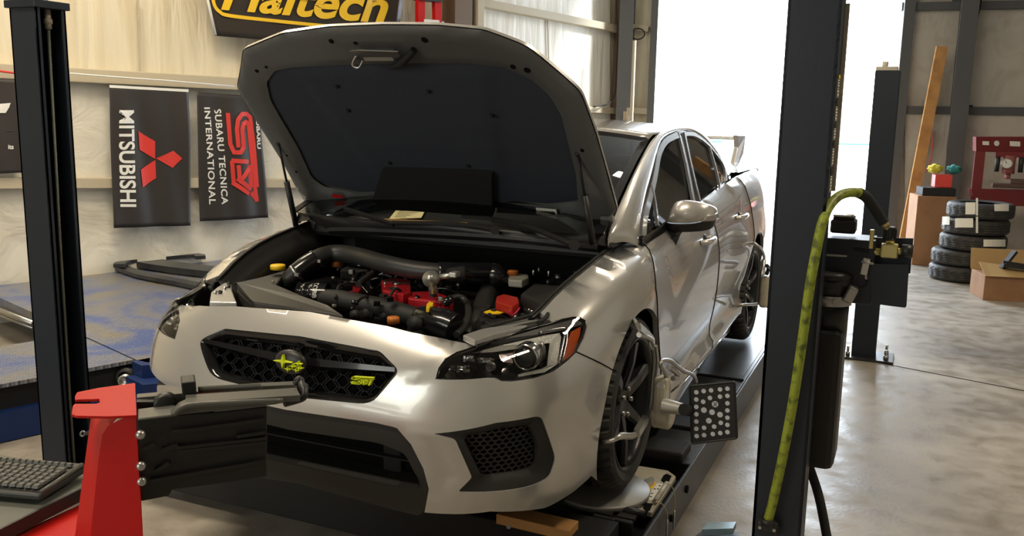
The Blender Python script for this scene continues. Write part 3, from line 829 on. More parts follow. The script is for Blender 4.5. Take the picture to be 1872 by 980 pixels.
# ------------------------------------------------------------------ nose details
def Sf(a, z, off=0.0):
    p = S(abs(a), z, off)
    if a < 0: p.x = -p.x
    return p
def full(poly):
    """half outline that starts and ends on the centre line -> whole outline"""
    return list(poly)+[(-a, z) for a, z in poly[::-1] if a > 1e-6]
def inset(poly, d, ka=1.5):
    P_ = [(a*ka, z) for a, z in poly]; n = len(P_); ar = sum(P_[i][0]*P_[(i+1) % n][1]-P_[(i+1) % n][0]*P_[i][1] for i in range(n)); s = 1 if ar > 0 else -1; out = []
    for i in range(n):
        p, q, r = [np.array(P_[k % n]) for k in(i-1, i, i+1)]
        d1 = (q-p)/(np.linalg.norm(q-p)+1e-9); d2 = (r-q)/(np.linalg.norm(r-q)+1e-9); n1 = np.array([-d1[1], d1[0]])*s; n2 = np.array([-d2[1], d2[0]])*s
        m = n1+n2; m = m/(np.linalg.norm(m)+1e-9); k = d/max(.45, float(m@n1)); o = q+m*k; out.append((o[0]/ka, o[1]))
    return out
def band(name, m, ring0, ring1, o0, o1, parent, mirror=False):
    a = [Sf(*q, o0) for q in ring0]; b = [Sf(*q, o1) for q in ring1]; n = len(a); mb = MB()
    mb.add(a+b, [(i, (i+1) % n, n+(i+1) % n, n+i) for i in range(n)], False)
    if mirror: mb.v = [V(-p.x, p.y, p.z) for p in mb.v]
    return mb.build(name, m, parent, auto=35)
def honeycomb(name, m, poly, cw, ch, off, th, dp, parent, mirror=False, flat=.5, skew=0.0):
    """lattice of elongated hexagons inside outline (a, z)"""
    P_ = np.array(poly); lo, hi = P_.min(0), P_.max(0); ca = cw/1.5; edges = set()
    def k(p): return (round(p[0], 4), round(p[1], 4))
    r = 0; z = lo[1]-ch
    while z < hi[1]+ch:
        a = lo[0]-ca+(ca/2 if r % 2 else 0)
        while a < hi[0]+ca:
            e = ca*flat/2; zz = z+skew*(a-lo[0]); hx = [(a-ca/2, zz), (a-e/1.6, zz+ch/2), (a+e/1.6, zz+ch/2), (a+ca/2, zz), (a+e/1.6, zz-ch/2), (a-e/1.6, zz-ch/2)]
            hx = [(a-ca/2, zz-ch*.22), (a-ca/2, zz+ch*.22), (a, zz+ch*.5), (a+ca/2, zz+ch*.22), (a+ca/2, zz-ch*.22), (a, zz-ch*.5)] if flat < 0 else hx
            for i in range(6):
                p, q = k(hx[i]), k(hx[(i+1) % 6]); edges.add((min(p, q), max(p, q)))
            a += ca if flat < 0 else ca*1.36
        z += ch*.72 if flat < 0 else ch/2; r += 1
        if flat >= 0: pass
    E_ = list(edges); mid = np.array([((p[0]+q[0])/2, (p[1]+q[1])/2) for p, q in E_]); ok = inside(mid, poly); mb = MB()
    for (p, q), o in zip(E_, ok):
        if not o: continue
        A, B_ = Sf(*p, off), Sf(*q, off); t = (B_-A)
        if t.length < 1e-4: continue
        nrm = (Sf(p[0], p[1], off+.01)-A).normalized(); t.normalize(); w = t.cross(nrm).normalized()*th/2
        mb.add([A+w, A-w, B_-w, B_+w, A+w+nrm*dp, A-w+nrm*dp, B_-w+nrm*dp, B_+w+nrm*dp], [(0, 1, 2, 3), (0, 4, 5, 1), (2, 6, 7, 3), (1, 5, 6, 2), (0, 3, 7, 4)])
    if mirror: mb.v = [V(-p.x, p.y, p.z) for p in mb.v]
    return mb.build(name, m, parent)
def pmirror(name, m, mb, parent, both=True, **kw):
    o = mb.build(name, m, parent, **kw); r = [o]
    if both:
        mc = MB(); mc.v = [V(-p.x, p.y, p.z) for p in mb.v]; mc.f = mb.f; mc.sm = mb.sm; r.append(mc.build(name, m, parent, **kw))
    return r
# radiator grille
gf = dens(full(grille_o), .012)
gi = inset(gf, .022)
grl = MB(); q0 = [Sf(*q, .001) for q in gf]; q1 = [Sf(*q, .006) for q in inset(gf, .010)]; q2 = [Sf(*q, .03) for q in gi]; n = len(gf)
for A_, B_ in((q0, q1), (q1, q2)): grl.add(A_+B_, [(i, (i+1) % n, n+(i+1) % n, n+i) for i in range(n)], True)
grille = grl.build('radiator_grille', M['gloss_black'], CAR)
M['mesh'] = mat('grille_mesh', (.005, .0055, .008), .6, spec=.2)
honeycomb('grille_mesh', M['mesh'], inset(gf, .012), .062, .040, .030, .0035, .016, grille, flat=.62)
# wing bar each side of the badge
for s in(-1, 1):
    mb = MB(); vs = []; NB = 12; aT = GR[1][0]-.012
    for i in range(NB+1):
        t = i/NB; a = (.028+(aT-.028)*t)*s; zc = .877+.017*t; h = .020-.010*t
        vs += [Sf(a, zc-h, .022), Sf(a, zc-h*.5, .004), Sf(a, zc+h*.7, .003), Sf(a, zc+h, .022)]
    mb.add(vs, [(i*4+k, i*4+k+1, i*4+5+k, i*4+4+k) for i in range(NB) for k in range(3)], True); mb.build('grille_bar', M['gloss_black'], grille, auto=30)
# oval badge with stars
c = P(526, 664, y=-.948); mb = MB()
mb.sphere((c.x, c.y+.016, c.z), 1, 32, 14, (.060, .022, .040)); bad = mb.build('oval_badge', M['satin_black'], grille)
def star(cx, cy, w, h, y=-.965, k=.16):
    r = []
    for i in range(8):
        t = pi/4*i; f = 1 if i % 2 == 0 else k*1.3
        r.append(P(cx+w*f*cos(t), cy+h*f*sin(t)+w*f*cos(t)*.12, y=y))
    return r
mb = MB()
for sx, sy, w, h in((515.5, 661.5, 17, 12.5), (533.8, 670, 6.5, 5), (543.9, 665.5, 6.5, 5), (546, 673.4, 6.5, 5), (524.8, 675, 7, 5.5), (540.5, 677, 6.5, 5)):
    mb.prism(star(sx, sy, w, h), V(0, .012, 0))
mb.split('badge_star', M['lime'], grille)
def sti_strokes():
    """slanted interlocking strokes of the badge, in a unit box"""
    return [[(.10, .93), (.97, .93)], [(.10, .93), (.04, .86), (.02, .70), (.07, .60), (.34, .60), (.38, .54), (.36, .30), (.30, .25), (0, .25)], [(.22, .75), (.60, .75)],
            [(.48, .75), (.50, .50), (.46, .10), (.05, .10)], [(.60, .75), (.60, .06)], [(.60, .12), (.70, .12), (.80, .72)], [(.97, .93), (.84, .04)], [(.76, .72), (.98, .72)], [(.70, .72), (.72, .40)]]
def draw_strokes(mb, strokes, fn, w, nrm, th):
    for st in strokes:
        for a, b in zip(st[:-1], st[1:]):
            A, B_ = np.array(a, float), np.array(b, float); t = (B_-A)/np.linalg.norm(B_-A); n_ = np.array([-t[1], t[0]])*w/2; e = t*w*.35
            n_ = n_*np.array([1, 1]); k = 4
            for j in range(k):
                s0, s1 = A-e+(B_-A+2*e)*j/k, A-e+(B_-A+2*e)*(j+1)/k
                mb.prism([fn(*(s0+n_)), fn(*(s0-n_)), fn(*(s1-n_)), fn(*(s1+n_))], nrm*th)
mb = MB(); fnb = lambda x, y: P(641+x*39+y*1.5, 703-y*15+x*2.5, y=-.935)
draw_strokes(mb, sti_strokes(), fnb, .085, V(0, 1, 0), .012); mb.build('nose_badge', M['lime'], grille)
# lower intake surround
lo_out = [(0, ZLOWC)]+low_c[::-1][:-1]+[hz(776, 937)]+[(hz(776, 937)[0]*.95, .405), (.18, .425), (0, .440)]
lo_in = rnd_poly([(0, .648), (hz(690, 812)[0], hz(690, 812)[1]), hz(738, 831), hz(762, 880), hz(762, 897), hz(728, 895), (0, .520)], [0, .02, .02, .01, .01, .02, 0])
o_ = [(0, ZLOWC)]+lo_out[1:]+[(0, .520)]+lo_in[::-1][1:-1]+[(0, .648)]
fr = panel('lower_intake_surround', M['trim'], [(0, ZLOWC)]+lo_out[1:-1]+[(0, .440), (0, .520)]+lo_in[::-1][1:-1]+[(0, .648)], step=.03, off=.004, both=True, lip=.03, parent=CAR, disp=lambda a, z: .012*sstep(.60, .50, z)*sstep(.42, .47, z)+.004)
full_in = full(lo_in); mb = MB()
for zz in(.575, .62): mb.bar([Sf(a, zz, .09) for a in np.linspace(-.33, .33, 24)], .03, .005, up=(0, 0, 1))
mb.split('intake_slat', M['matte_black'], fr)
mb = MB(); mb.box((-.30, -.80, .57), (.10, .05, .12), bev=.01).box((.32, -.78, .57), (.07, .08, .12), bev=.01); mb.split('intake_duct', M['matte_black'], fr)
band('intake_walls', M['satin_black'], dens(full_in, .02), dens(full_in, .02), .01, .10, fr)
# fog lamp surrounds
FM = rnd_poly(hzs([(846, 803), (912, 788), (977, 781), (992, 818), (990, 853), (977, 865), (882, 878), (864, 842)]), .012)
def fdisp_():
    P_ = dens(FOG, .02); c_ = {}
    def g(a, z):
        k = (round(a, 4), round(z, 4))
        if k not in c_: c_[k] = .004+.034*sstep(0, .05, float(seg_dist(np.array([[a, z]]), P_)[0]))
        return c_[k]
    return g
fd_ = fdisp_()
for mi in(False, True):
    o = panel('fog_lamp_surround', M['trim'], [(a, z) for a, z in FOG], [FM], step=.018, off=0, lip=0, parent=CAR, disp=fd_, mirror=mi, hlip=.065)
    honeycomb('surround_mesh', M['satin_black'], FM, .024, .020, .036, .0055, .022, o, mirror=mi, flat=-1, skew=.0)
    bk = panel('mesh_backing', M['matte_black'], FM, step=.05, off=.062, lip=0, parent=o, mirror=mi)
# ---- headlamps
for mi in(False, True):
    sg = -1 if mi else 1
    hs = panel('headlamp', M['gloss_black'], HL, step=.05, off=.085, lip=.002, parent=CAR, mirror=mi, sub=.012)
    def sub(name, m, mb, **kw):
        if mi: mb.v = [V(-p.x, p.y, p.z) for p in mb.v]
        return mb.build(name, m, hs, **kw)
    def plate(pxs, off, th): 
        q = [behind(u, v, off) for u, v in pxs]; d = Vector(ray(*pxs[0])).normalized(); return MB().prism(q, d*th)
    sub('daytime_light', mat('light_guide', (.80, .80, .76), .15, .5, .6, bump=(220, .8, .004)) if not mi else bpy.data.materials['light_guide'], plate([(862, 646), (913, 632), (995, 613), (1023, 609), (1026, 616), (1019, 666), (995, 681), (947, 689), (947, 685), (990, 674), (1000, 669), (1005, 627), (951, 637), (900, 644)], .022, .014))
    c = behind(961, 653, .045); dr = V(0.0, -1, -.05).normalized()
    mb = MB(); mb.lathe(c, dr, [(-.03, .045), (.004, .045), (.008, .041), (.004, .036), (-.01, .034)], 36); sub('projector_ring', M['chrome'], mb)
    mb = MB(); mb.sphere(c-dr*.014, .036, 24, 14, (1, .8, 1)); sub('projector_lens', mat('projector_glass', (.10, .10, .095), .05, 0, 1.0) if not mi else bpy.data.materials['projector_glass'], mb)
    mb = MB(); mb.sphere(behind(986, 643, .062), .030, 16, 10, (.75, .5, 1.15)); sub('reflector_bowl', M['steel'], mb)
    mb = MB(); rn = random.Random(3)
    for (x0, y0, x1, y1) in((822, 668, 859, 681), (843, 651, 868, 661), (873, 655, 903, 662)):
        nx_, ny_ = 6, 2
        for i in range(nx_):
            for j in range(ny_):
                u = x0+(x1-x0)*(i+.5)/nx_; v = y0+(y1-y0)*(j+.5)/ny_; mb.box(behind(u, v, .03+rn.random()*.006), (.0095, .006, .0095), Matrix.Rotation(rn.uniform(-.5, .5), 3, 'X')@Matrix.Rotation(rn.uniform(-.5, .5), 3, 'Z'))
    sub('reflector_block', M['chrome'], mb)
    mb = MB(); c2 = behind(896, 671, .03); mb.lathe(c2, (0, -1, 0), [(-.01, .002), (0, .011), (.006, .013), (-.01, .015)], 20); sub('turn_lamp_ring', M['steel'], mb)
    sub('red_glow_plate', mat('red_glow', (.10, .008, .008), .25, 0, .6) if not mi else bpy.data.materials['red_glow'], plate([(912, 646), (940, 640), (936, 654), (938, 664), (920, 662), (914, 655)], .04, .01))  # dark red plate imitating a red reflection inside the lamp
    sub('amber_reflector', M['amber'], plate([(1043.5, 607), (1062, 597), (1060, 613), (1047, 650), (1030, 659), (1036.5, 627)], .012, .01))
    mb = MB(); mb.tube([behind(*p, .012) for p in((985, 609), (1010, 603), (1031, 600), (1033, 606), (1029, 630), (1022, 664))], .004, 8, res=4); sub('chrome_strip', M['chrome'], mb)
    mb = MB(); mb.tube([behind(*p, .010) for p in((1037, 603), (1036, 625), (1028, 660))], .003, 8, res=4); sub('chrome_strip', M['chrome'], mb)
    sub('upper_housing', M['satin_black'], plate([(880, 631), (917, 620), (959, 607), (1010, 595), (1050, 583), (1066, 588), (1062, 594), (1035, 603), (995, 610), (913, 630)], .014, .01))
    panel('headlamp_lens', M['lens'], HL, step=.03, off=.0, lip=0, parent=CAR, mirror=mi, sub=.012)
    mb = MB(); ring = dens(HL, .012); q = [S(*p, .003) for p in ring]; q.append(q[0]); mb.tube(q, .0035, 6, cap=False)
    if mi: mb.v = [V(-p.x, p.y, p.z) for p in mb.v]
    mb.build('lamp_seal', M['gloss_black'], hs)
# plastic strip between lamp and bonnet opening
for mi in(1, -1):
    mb = MB(); a_ = [hit(*p) for p in((868, 633), (917, 615), (959, 601.5), (1004, 591))]; b_ = [P(u, v, z=z) for u, v, z in((866, 622, .99), (905, 606, .995), (950, 594, 1.0), (1000, 584, 1.01))]
    mb.add(a_+b_, [(i, i+1, i+5, i+4) for i in range(3)], True); mb.v = [V(p.x*mi, p.y, p.z) for p in mb.v]; mb.build('lamp_top_cover', M['trim'], CAR, solid=.004)

# ------------------------------------------------------------------ bonnet, propped open
HT = rad(47); HC = V(0, -.274, 1.744); HD = V(0, -cos(HT), sin(HT)); HN = V(0, -sin(HT), -cos(HT))   # HN points to the underside
def Hf(x, L, off=0.0):
    cr = -.030*(1-(x/.75)**2)+.55*max(0, L+.02)**2+.5*max(0, abs(x)-.55)**2*1.0
    return HC+V(x, 0, 0)+HD*L+HN*(cr+off)
def project(p):
    q = np.array(p)-CAM; return 936+FOC*(q@RGT)/(q@FWD), 490-FOC*(q@UPV)/(q@FWD)
def Hpx(u, v, off=0.0):
    p = PP(u, v, np.array(HC), (0, sin(HT), cos(HT))); x, L = p.x, (p-HC).dot(HD)
    for _ in range(8):
        r = np.array(project(Hf(x, L, off)))-(u, v); e = 1e-3
        J = np.array([(np.array(project(Hf(x+e, L, off)))-project(Hf(x, L, off)))/e, (np.array(project(Hf(x, L+e, off)))-project(Hf(x, L, off)))/e]).T
        dx = np.linalg.solve(J, -r); x += dx[0]; L += dx[1]
    return (x, L)
hR = [Hpx(*p) for p in((700, 44), (800, 45), (884, 53), (963, 83), (1012, 122), (1063, 168), (1091, 244), (1111, 315), (1130, 386), (1098, 417), (1068, 405), (1009, 391), (907, 380), (820, 372), (760, 368))]
hL = [Hpx(*p) for p in((600, 48), (515, 60), (443, 90), (432, 160), (464, 214), (516, 296), (545, 350), (566, 372), (591, 391), (635, 369), (694, 361), (730, 366))]
hout = [hR[0]]+hR[1:]+hL[::-1]
hout = rnd_poly(hout, [0, .0, .02, .03, .0, .03, .0, .0, .03, .02, .0, .0, 0, 0, 0, 0, 0, 0, .02, .02, .02, 0, .02, .03, .03, .02, 0][:len(hout)])
bon = empty  # (bonnet is a part of the car)
def hpanel(name, m, outer, holes, off, step=.05, parent=CAR, lip=0, crease=None, sub=.03):
    O = dens(outer, sub); H_ = [dens(h, sub) for h in holes]; v2, f2 = cdt(O, H_, step); mb = MB()
    fo = (lambda x, L: off+(crease(x, L) if crease else 0))
    mb.add([Hf(x, L, fo(x, L)) for x, L in v2], f2, True)
    if lip:
        for ring in [O]+H_:
            a = [Hf(x, L, fo(x, L)) for x, L in ring]; b = [Hf(x, L, off+lip) for x, L in ring]; n = len(a)
            mb.add(a+b, [(i, (i+1) % n, n+(i+1) % n, n+i) for i in range(n)], True)
    return mb.build(name, m, parent, auto=50)
bonnet = hpanel('bonnet', M['paint'], hout, [], -.012, lip=.012)
def ins2(poly, d): return inset([(a, b) for a, b in poly], d, 1.0)
pad_px = [(541, 120), (720, 113), (860, 113), (925, 120), (971, 141), (1006, 171), (1027, 206), (1040, 257), (1054, 315), (1058, 366), (1000, 372), (912, 366), (690, 350), (657, 351), (593, 338), (571, 321), (546, 266), (520, 222), (496, 180), (489, 148), (504, 126)]
pad = rnd_poly([Hpx(*p) for p in pad_px], .02)
def rib(x, L):
    d = float(seg_dist(np.array([[x, L]]), hout)[0]); e = float(seg_dist(np.array([[x, L]]), pad)[0])
    return .002+.016*sstep(.0, .022, d)+.006*sstep(.03, .05, d)-.014*sstep(.04, .0, e)+.006*sstep(.02, .045, d)*sin(14*x)**2*0
inner_panel = hpanel('bonnet_frame', M['hood_in'], ins2(dens(hout, .03), .004), [pad], .0, step=.022, crease=rib, lip=0, parent=bonnet, sub=.02)
def padr(x, L):
    e = float(seg_dist(np.array([[x, L]]), pad)[0]); r = .004*sstep(0, .03, e)
    xl = abs(x-.0)
    r += .010*sstep(.30, .33, .36-.0*xl if False else .0)
    k = abs(L+.30); r += .004*sstep(.012, .0, k)*(1 if xl < .34 else 0)
    w = .28+.18*(L+.55)
    r += .012*sstep(w+.03, w-.02, xl)*sstep(.12, .05, L)
    return r
hpanel('sound_pad', M['hood_pad'], pad, [], .0, step=.03, crease=padr, lip=0, parent=bonnet, sub=.02)
blk = [Hpx(*p) for p in((705, 300), (905, 306), (906, 383), (703, 369), (688, 352))]
hpanel('duct_seal', M['matte_black'], blk, [], .045, step=.06, lip=-.04, parent=bonnet)
mb = MB()
for p in((620, 152), (787, 161), (715, 292), (858, 297), (640, 196), (902, 205)): mb.sphere(Hf(*Hpx(*p), .02), .011, 12, 8, (1, 1, .6))
mb.split('pad_clip', M['matte_black'], bonnet)
mb = MB()
for p, r in(((611, 67), .010), ((655, 70), .008), ((781, 64), .012), ((475, 122), .008), ((492, 115), .006), ((942, 113), .010), ((968, 119), .012), ((940, 200), .0), ((1068, 266), .008), ((546, 307), .005), ((529, 277), .005)):
    if r: c = Hf(*Hpx(*p), .022); mb.cyl(c, c+HN*.004, r, n=14)
mb.split('frame_hole', M['void'], bonnet)
# latch striker and its bracket
mb = MB(); q = lambda u, v, o: Hf(*Hpx(u, v), o)
mb.prism([q(649, 77, .05), (q(668, 74, .055)), q(738, 76, .055), q(741, 88, .045), q(728, 95, .04), q(668, 96, .04), q(660, 92, .05), q(668, 82, .05)], HN*-.006)
mb.tube([q(662, 84, .05), q(660, 93, .075), q(672, 97, .08), q(676, 90, .06)], .004, 8, res=5)
mb.box(q(700, 90, .03), (.12, .03, .03), Matrix.Rotation(-HT, 3, 'X')); mb.build('latch_striker', M['steel'], bonnet)
mb = MB(); mb.tube([q(764, 79, .035), q(748, 95, .05), q(732, 108, .035), q(715, 118, .02)], [.012, .013, .010, .006], 10, res=5); mb.build('safety_catch', M['matte_black'], bonnet)
lab = [Hpx(*p) for p in((984, 368), (1021, 371), (1024, 383), (987, 381))]
mb = MB(); mb.add([Hf(x, L, .034) for x, L in lab], [(0, 1, 2, 3)]); mb.build('warning_label', M['label'], bonnet, solid=.001)
mb = MB(); mb.add([Hf(*Hpx(u, v), .036) for u, v in((990, 373), (1018, 375), (1019, 377), (991, 375))], [(0, 1, 2, 3)]); mb.add([Hf(*Hpx(u, v), .036) for u, v in((991, 378), (1019, 380), (1019, 381), (991, 379))], [(0, 1, 2, 3)]); mb.build('label_print', M['satin_black'], bonnet, solid=.001)
mb = MB(); mb.add([Hf(*Hpx(u, v), .03) for u, v in((611, 346), (631, 348), (632, 353), (612, 351))], [(0, 1, 2, 3)]); mb.build('red_sticker', M['redp'], bonnet, solid=.001)
# hinges and gas struts
for s, (hp, hb) in((1, ((1085, 395), (1093, 440))), (-1, ((585, 385), (578, 428)))):
    mb = MB(); t0 = V(.70*s, HC.y+HD.y*-.60, HC.z+HD.z*-.60+.0); mb.bar([t0+V(0, -.05, .03), t0+V(0, .03, -.06), V(.69*s, .18, 1.13)], .02, .05, up=(1, 0, 0), res=4); mb.build('bonnet_hinge', M['bay_paint'], CAR)
for s, top, bot in((-1, (513, 256), (541, 412)), (1, (1059, 274), (1084, 446))):
    a = Hf(*Hpx(*top), .02); b = P(*bot, x=(.70*s)); mb = MB(); m_ = a.lerp(b, .45)
    mb.cyl(a, m_, .005).sphere(a, .011, 10, 8).cyl(m_, b, .0125); mb.build('gas_strut', M['satin_black'], CAR)
# ------------------------------------------------------------------ engine bay
bayfloor = MB(); bayfloor.box((0, -.30, .60), (1.30, .78, .30), bev=.02); bayfloor.box((0, -.05, .80), (1.36, .2, .30))
bayfloor.build('bay_floor', M['void'], CAR)
edge = [(y, f_top(y)) for y in(-.50, -.45, -.38, -.30, -.20, -.10, 0, .08, .15, .22)]
for s in(1, -1):
    mb = MB(); rows = []
    for y, z in edge:
        x = half(y, z); rows.append([V(s*(x-.002), y, z), V(s*(x-.022), y, z-.004), V(s*(x-.035), y, z-.03), V(s*(x-.07), y, z-.05), V(s*(x-.10), y, z-.09), V(s*(x-.115), y, z-.30)])
    n = len(rows); mb.add([p for r in rows for p in r], [(i*6+k, i*6+k+1, i*6+7+k, i*6+6+k) for i in range(n-1) for k in range(5)], True)
    ap = mb.build('inner_wing', M['satin_black'], CAR, solid=.003)
    mb = MB(); mb.tube([V(s*(half(y, z)-.018), y, z+.001) for y, z in edge], .006, 6); mb.build('wing_seal', M['matte_black'], ap)
# scuttle panel (cowl) and bulkhead
cf = [P(u, v, y=yy) for (u, v), yy in zip(((600, 420), (650, 419.5), (760, 424), (904, 432), (1000, 441), (1045, 447), (1092, 452)), (.04, .02, .0, -.01, 0, .02, .05))]
mb = MB(); mb.bar(cf, .018, .012, res=4); mb.tube([p+V(0, -.004, .006) for p in cf], .005, 8, res=4); cow = mb.build('scuttle_seal', M['satin_black'], CAR)
mb = MB(); n = len(cf); bs = [V(-.72+1.44*i/(n-1), .10, 1.222) for i in range(n)]
bk = [ws(-1+2*i/(n-1), .015, -.01) for i in range(n)]
dn = [V(p.x, p.y+.26, .80) for p in cf]; fw = [V(p.x, p.y+.01, p.z-.02) for p in cf]; fw2 = [V(p.x, p.y+.20, p.z-.05) for p in cf]
mb.add(bk+cf, [(i, i+1, n+i+1, n+i) for i in range(n-1)], True); mb.add(cf+fw+fw2+dn, [(k*n+i, k*n+i+1, (k+1)*n+i+1, (k+1)*n+i) for k in range(3) for i in range(n-1)], True)
mb.build('scuttle_panel', M['satin_black'], CAR, solid=.003)
mb = MB()
for s in(1, -1): mb.add([V(s*.60, .02, 1.20), V(s*.74, .10, 1.17), V(s*.78, .33, 1.19), V(s*.70, .10, 1.225)], [(0, 1, 2, 3)])
mb.split('scuttle_corner', M['satin_black'], CAR, solid=.003)

EN = MB()
ex = lambda u, v, z: P(u, v, z=z)
EN.box((.02, -.38, .80), (.62, .38, .16), bev=.03).box((-.25, -.28, .86), (.22, .18, .12), bev=.02).box((.22, -.30, .86), (.20, .20, .10), bev=.02)
ENG = EN.build('engine', M['satin_black'], CAR)
def eng(name, m, mb, **kw): return mb.build(name, M[m] if isinstance(m, str) else m, ENG, **kw)
# main charge pipe
cp = [(520, 535, .92), (528, 512, .98), (552, 490, 1.03), (580, 472, 1.065), (612, 463, 1.08), (650, 467, 1.08), (700, 481, 1.075), (750, 492, 1.065), (800, 498, 1.06), (850, 500, 1.055)]
mb = MB(); mb.tube([ex(*p) for p in cp], .036, 20, res=6); eng('charge_pipe', 'pipe', mb)
cp2 = [(800, 498, 1.06), (850, 499, 1.055), (893, 500, 1.045), (912, 508, 1.03), (905, 522, .98)]
mb = MB(); mb.tube([ex(*p) for p in cp2], .041, 20, res=6); eng('pipe_coupler', 'silicone', mb)
cp3 = [(903, 520, .99), (890, 542, .96), (882, 565, .93), (868, 592, .90), (850, 618, .86)]
mb = MB(); mb.tube([ex(*p) for p in cp3], .040, 20, res=6); eng('charge_pipe', 'pipe', mb)
def clamp(pts, r, w=.012):
    a, b = ex(*pts[0]), ex(*pts[1]); d = (b-a).normalized(); c = (a+b)/2; mb = MB()
    mb.lathe(c-d*w/2, d, [(0, r), (0, r+.003), (w, r+.003), (w, r)], 32, closed=True); side = d.cross(V(0, 0, 1)).normalized()
    mb.box(c+V(0, -.0, .0)-side*-(r+.006), (.02, .012, .012)); eng('hose_clamp', 'steel', mb)
clamp(((538, 502, 1.005), (545, 496, 1.018)), .036); clamp(((572, 477, 1.055), (580, 472, 1.065)), .037)
clamp(((906, 516, 1.0), (902, 524, .98)), .041); clamp(((898, 500, 1.03), (906, 503, 1.03)), .042)
mb = MB(); mb.tube([ex(541, 499, 1.011), ex(560, 484, 1.042), ex(577, 474, 1.062)], .0385, 20, res=5); eng('pipe_coupler', 'silicone', mb)
# ribbed inlet hose with lettering
c0, c1 = ex(548, 540, .96), ex(600, 540, .965); prof = []; L = (c1-c0).length
for i in range(25):
    t = i/24; prof.append((L*t, .050-.006*t+(.004*cos(t*24) if t < .5 else .002)))
mb = MB(); mb.lathe(c0, c1-c0, prof, 32); eng('inlet_hose', 'silicone', mb)
ax = (c1-c0).normalized(); v_ = Vector(ray(575, 535)).normalized(); nr = (-v_+ax*ax.dot(v_)).normalized(); tu = ax.cross(nr)
def wrp(x, y):
    a_ = (x-.062)/.047; return c0+ax*(L*.58+y)+(nr*cos(a_)+tu*sin(a_))*.0485
text_mesh('hose_lettering', 'COBB', M['white'], (0, 0, 0), (1, 0, 0), (0, 1, 0), width=.072, height=.018, thick=0, parent=ENG, bold=.02, warp=wrp)
# intake tube to the filter housing
mb = MB(); mb.tube([ex(*p) for p in((592, 546, .955), (625, 549, .96), (665, 556, .955), (712, 566, .945), (765, 580, .93))], [.038, .038, .036, .038, .034], 20, res=6); eng('intake_tube', 'trim', mb)
mb = MB(); mb.tube([ex(*p) for p in((768, 578, .935), (790, 586, .93), (812, 592, .925), (832, 600, .915))], [.040, .052, .055, .052], 24, res=5)
for t in(.3, .6): pass
eng('filter_housing', 'silicone', mb)
mb = MB(); mb.tube([ex(*p) for p in((818, 548, .98), (838, 543, .985), (852, 552, .97), (856, 575, .94), (846, 600, .91), (834, 612, .9))], .013, 12, res=6); eng('breather_hose', 'pipe', mb)
# red manifold
M['red'].node_tree.nodes['Principled BSDF'].inputs['Coat Weight'].default_value = .5
def zprism(pxs, z, th): return MB().prism([ex(u, v, z) for u, v in pxs], V(0, 0, -th))
eng('manifold', 'red', zprism([(696, 511), (720, 507), (751, 512), (751, 534), (737, 538), (700, 530)], 1.0, .05), bevel=.005)
eng('manifold', 'red', zprism([(742, 533), (790, 532), (818, 540), (829, 549), (822, 555), (796, 549), (745, 544)], .985, .05), bevel=.008)
eng('manifold', 'red', zprism([(637, 524), (652, 521), (662, 526), (655, 534), (640, 533)], .97, .04), bevel=.004)
mb = MB(); c = ex(725, 521, 1.0); mb.cyl(c, c+V(0, 0, .008), .012).cyl(ex(704, 520, 1.0), ex(704, 520, 1.0)+V(0, 0, .008), .006); mb.split('manifold_bolt', M['steel'], ENG)
# bypass valve, silver with rings
c = ex(786, 508, 1.075); d = V(.15, -.85, .45).normalized(); mb = MB()
mb.lathe(c-d*.03, d, [(0, .018), (.01, .030), (.018, .032), (.020, .028), (.024, .031), (.026, .025), (.032, .026), (.034, .014), (.040, .014), (.041, 0)], 32)
mb.cyl(c+V(.02, .03, .0), c+V(.085, .05, .012), .010).box(c+V(.075, .05, .012), (.03, .04, .02), bev=.004).cyl(c-d*.02, c+V(0.005, .02, -.06), .016)
eng('bypass_valve', 'alu', mb)
# caps
def cap(name, m, u, v, z, r, h=.010, n=28, teeth=0):
    c = ex(u, v, z); mb = MB(); mb.lathe(c, (0, 0, 1), [(-.012, r*.7), (-.012, r), (h, r), (h+.003, r*.9), (h+.003, 0)], n); return eng(name, m, mb)
cap('filler_cap', 'yellow', 508, 487, 1.035, .031, .004); cap('radiator_cap', 'orange', 615, 482, 1.035, .020, .008); cap('radiator_cap', 'orange', 719, 585, .975, .021, .008); cap('brake_fluid_cap', 'orange', 938, 498, 1.045, .022, .006)
eng('fluid_reservoir', 'reservoir', zprism([(928, 503), (940, 498), (966, 501), (967, 507), (955, 513), (930, 511)], 1.035, .03), bevel=.006)
eng('dipstick_handle', 'yellow', zprism([(780, 556), (785, 551), (792, 553), (791, 559), (786, 560), (784, 565), (779, 564)], .985, .012))
eng('terminal_cover', 'red_box', zprism([(908, 541), (921, 537), (947, 543), (949, 552), (937, 561), (906, 550)], .995, .035), bevel=.005)
mb = MB(); mb.tube([ex(*p) for p in((944, 560, .97), (936, 563, .985), (932, 572, .97), (935, 580, .95))], .0035, 8, res=5).tube([ex(*p) for p in((950, 563, .975), (944, 571, .98), (936, 578, .96))], .003, 8, res=5); eng('battery_lead', 'pink', mb)
eng('warning_tag', 'yellow', zprism([(884, 570), (898, 565.5), (921, 571), (913, 573), (903, 574), (899, 576)], .965, .003))
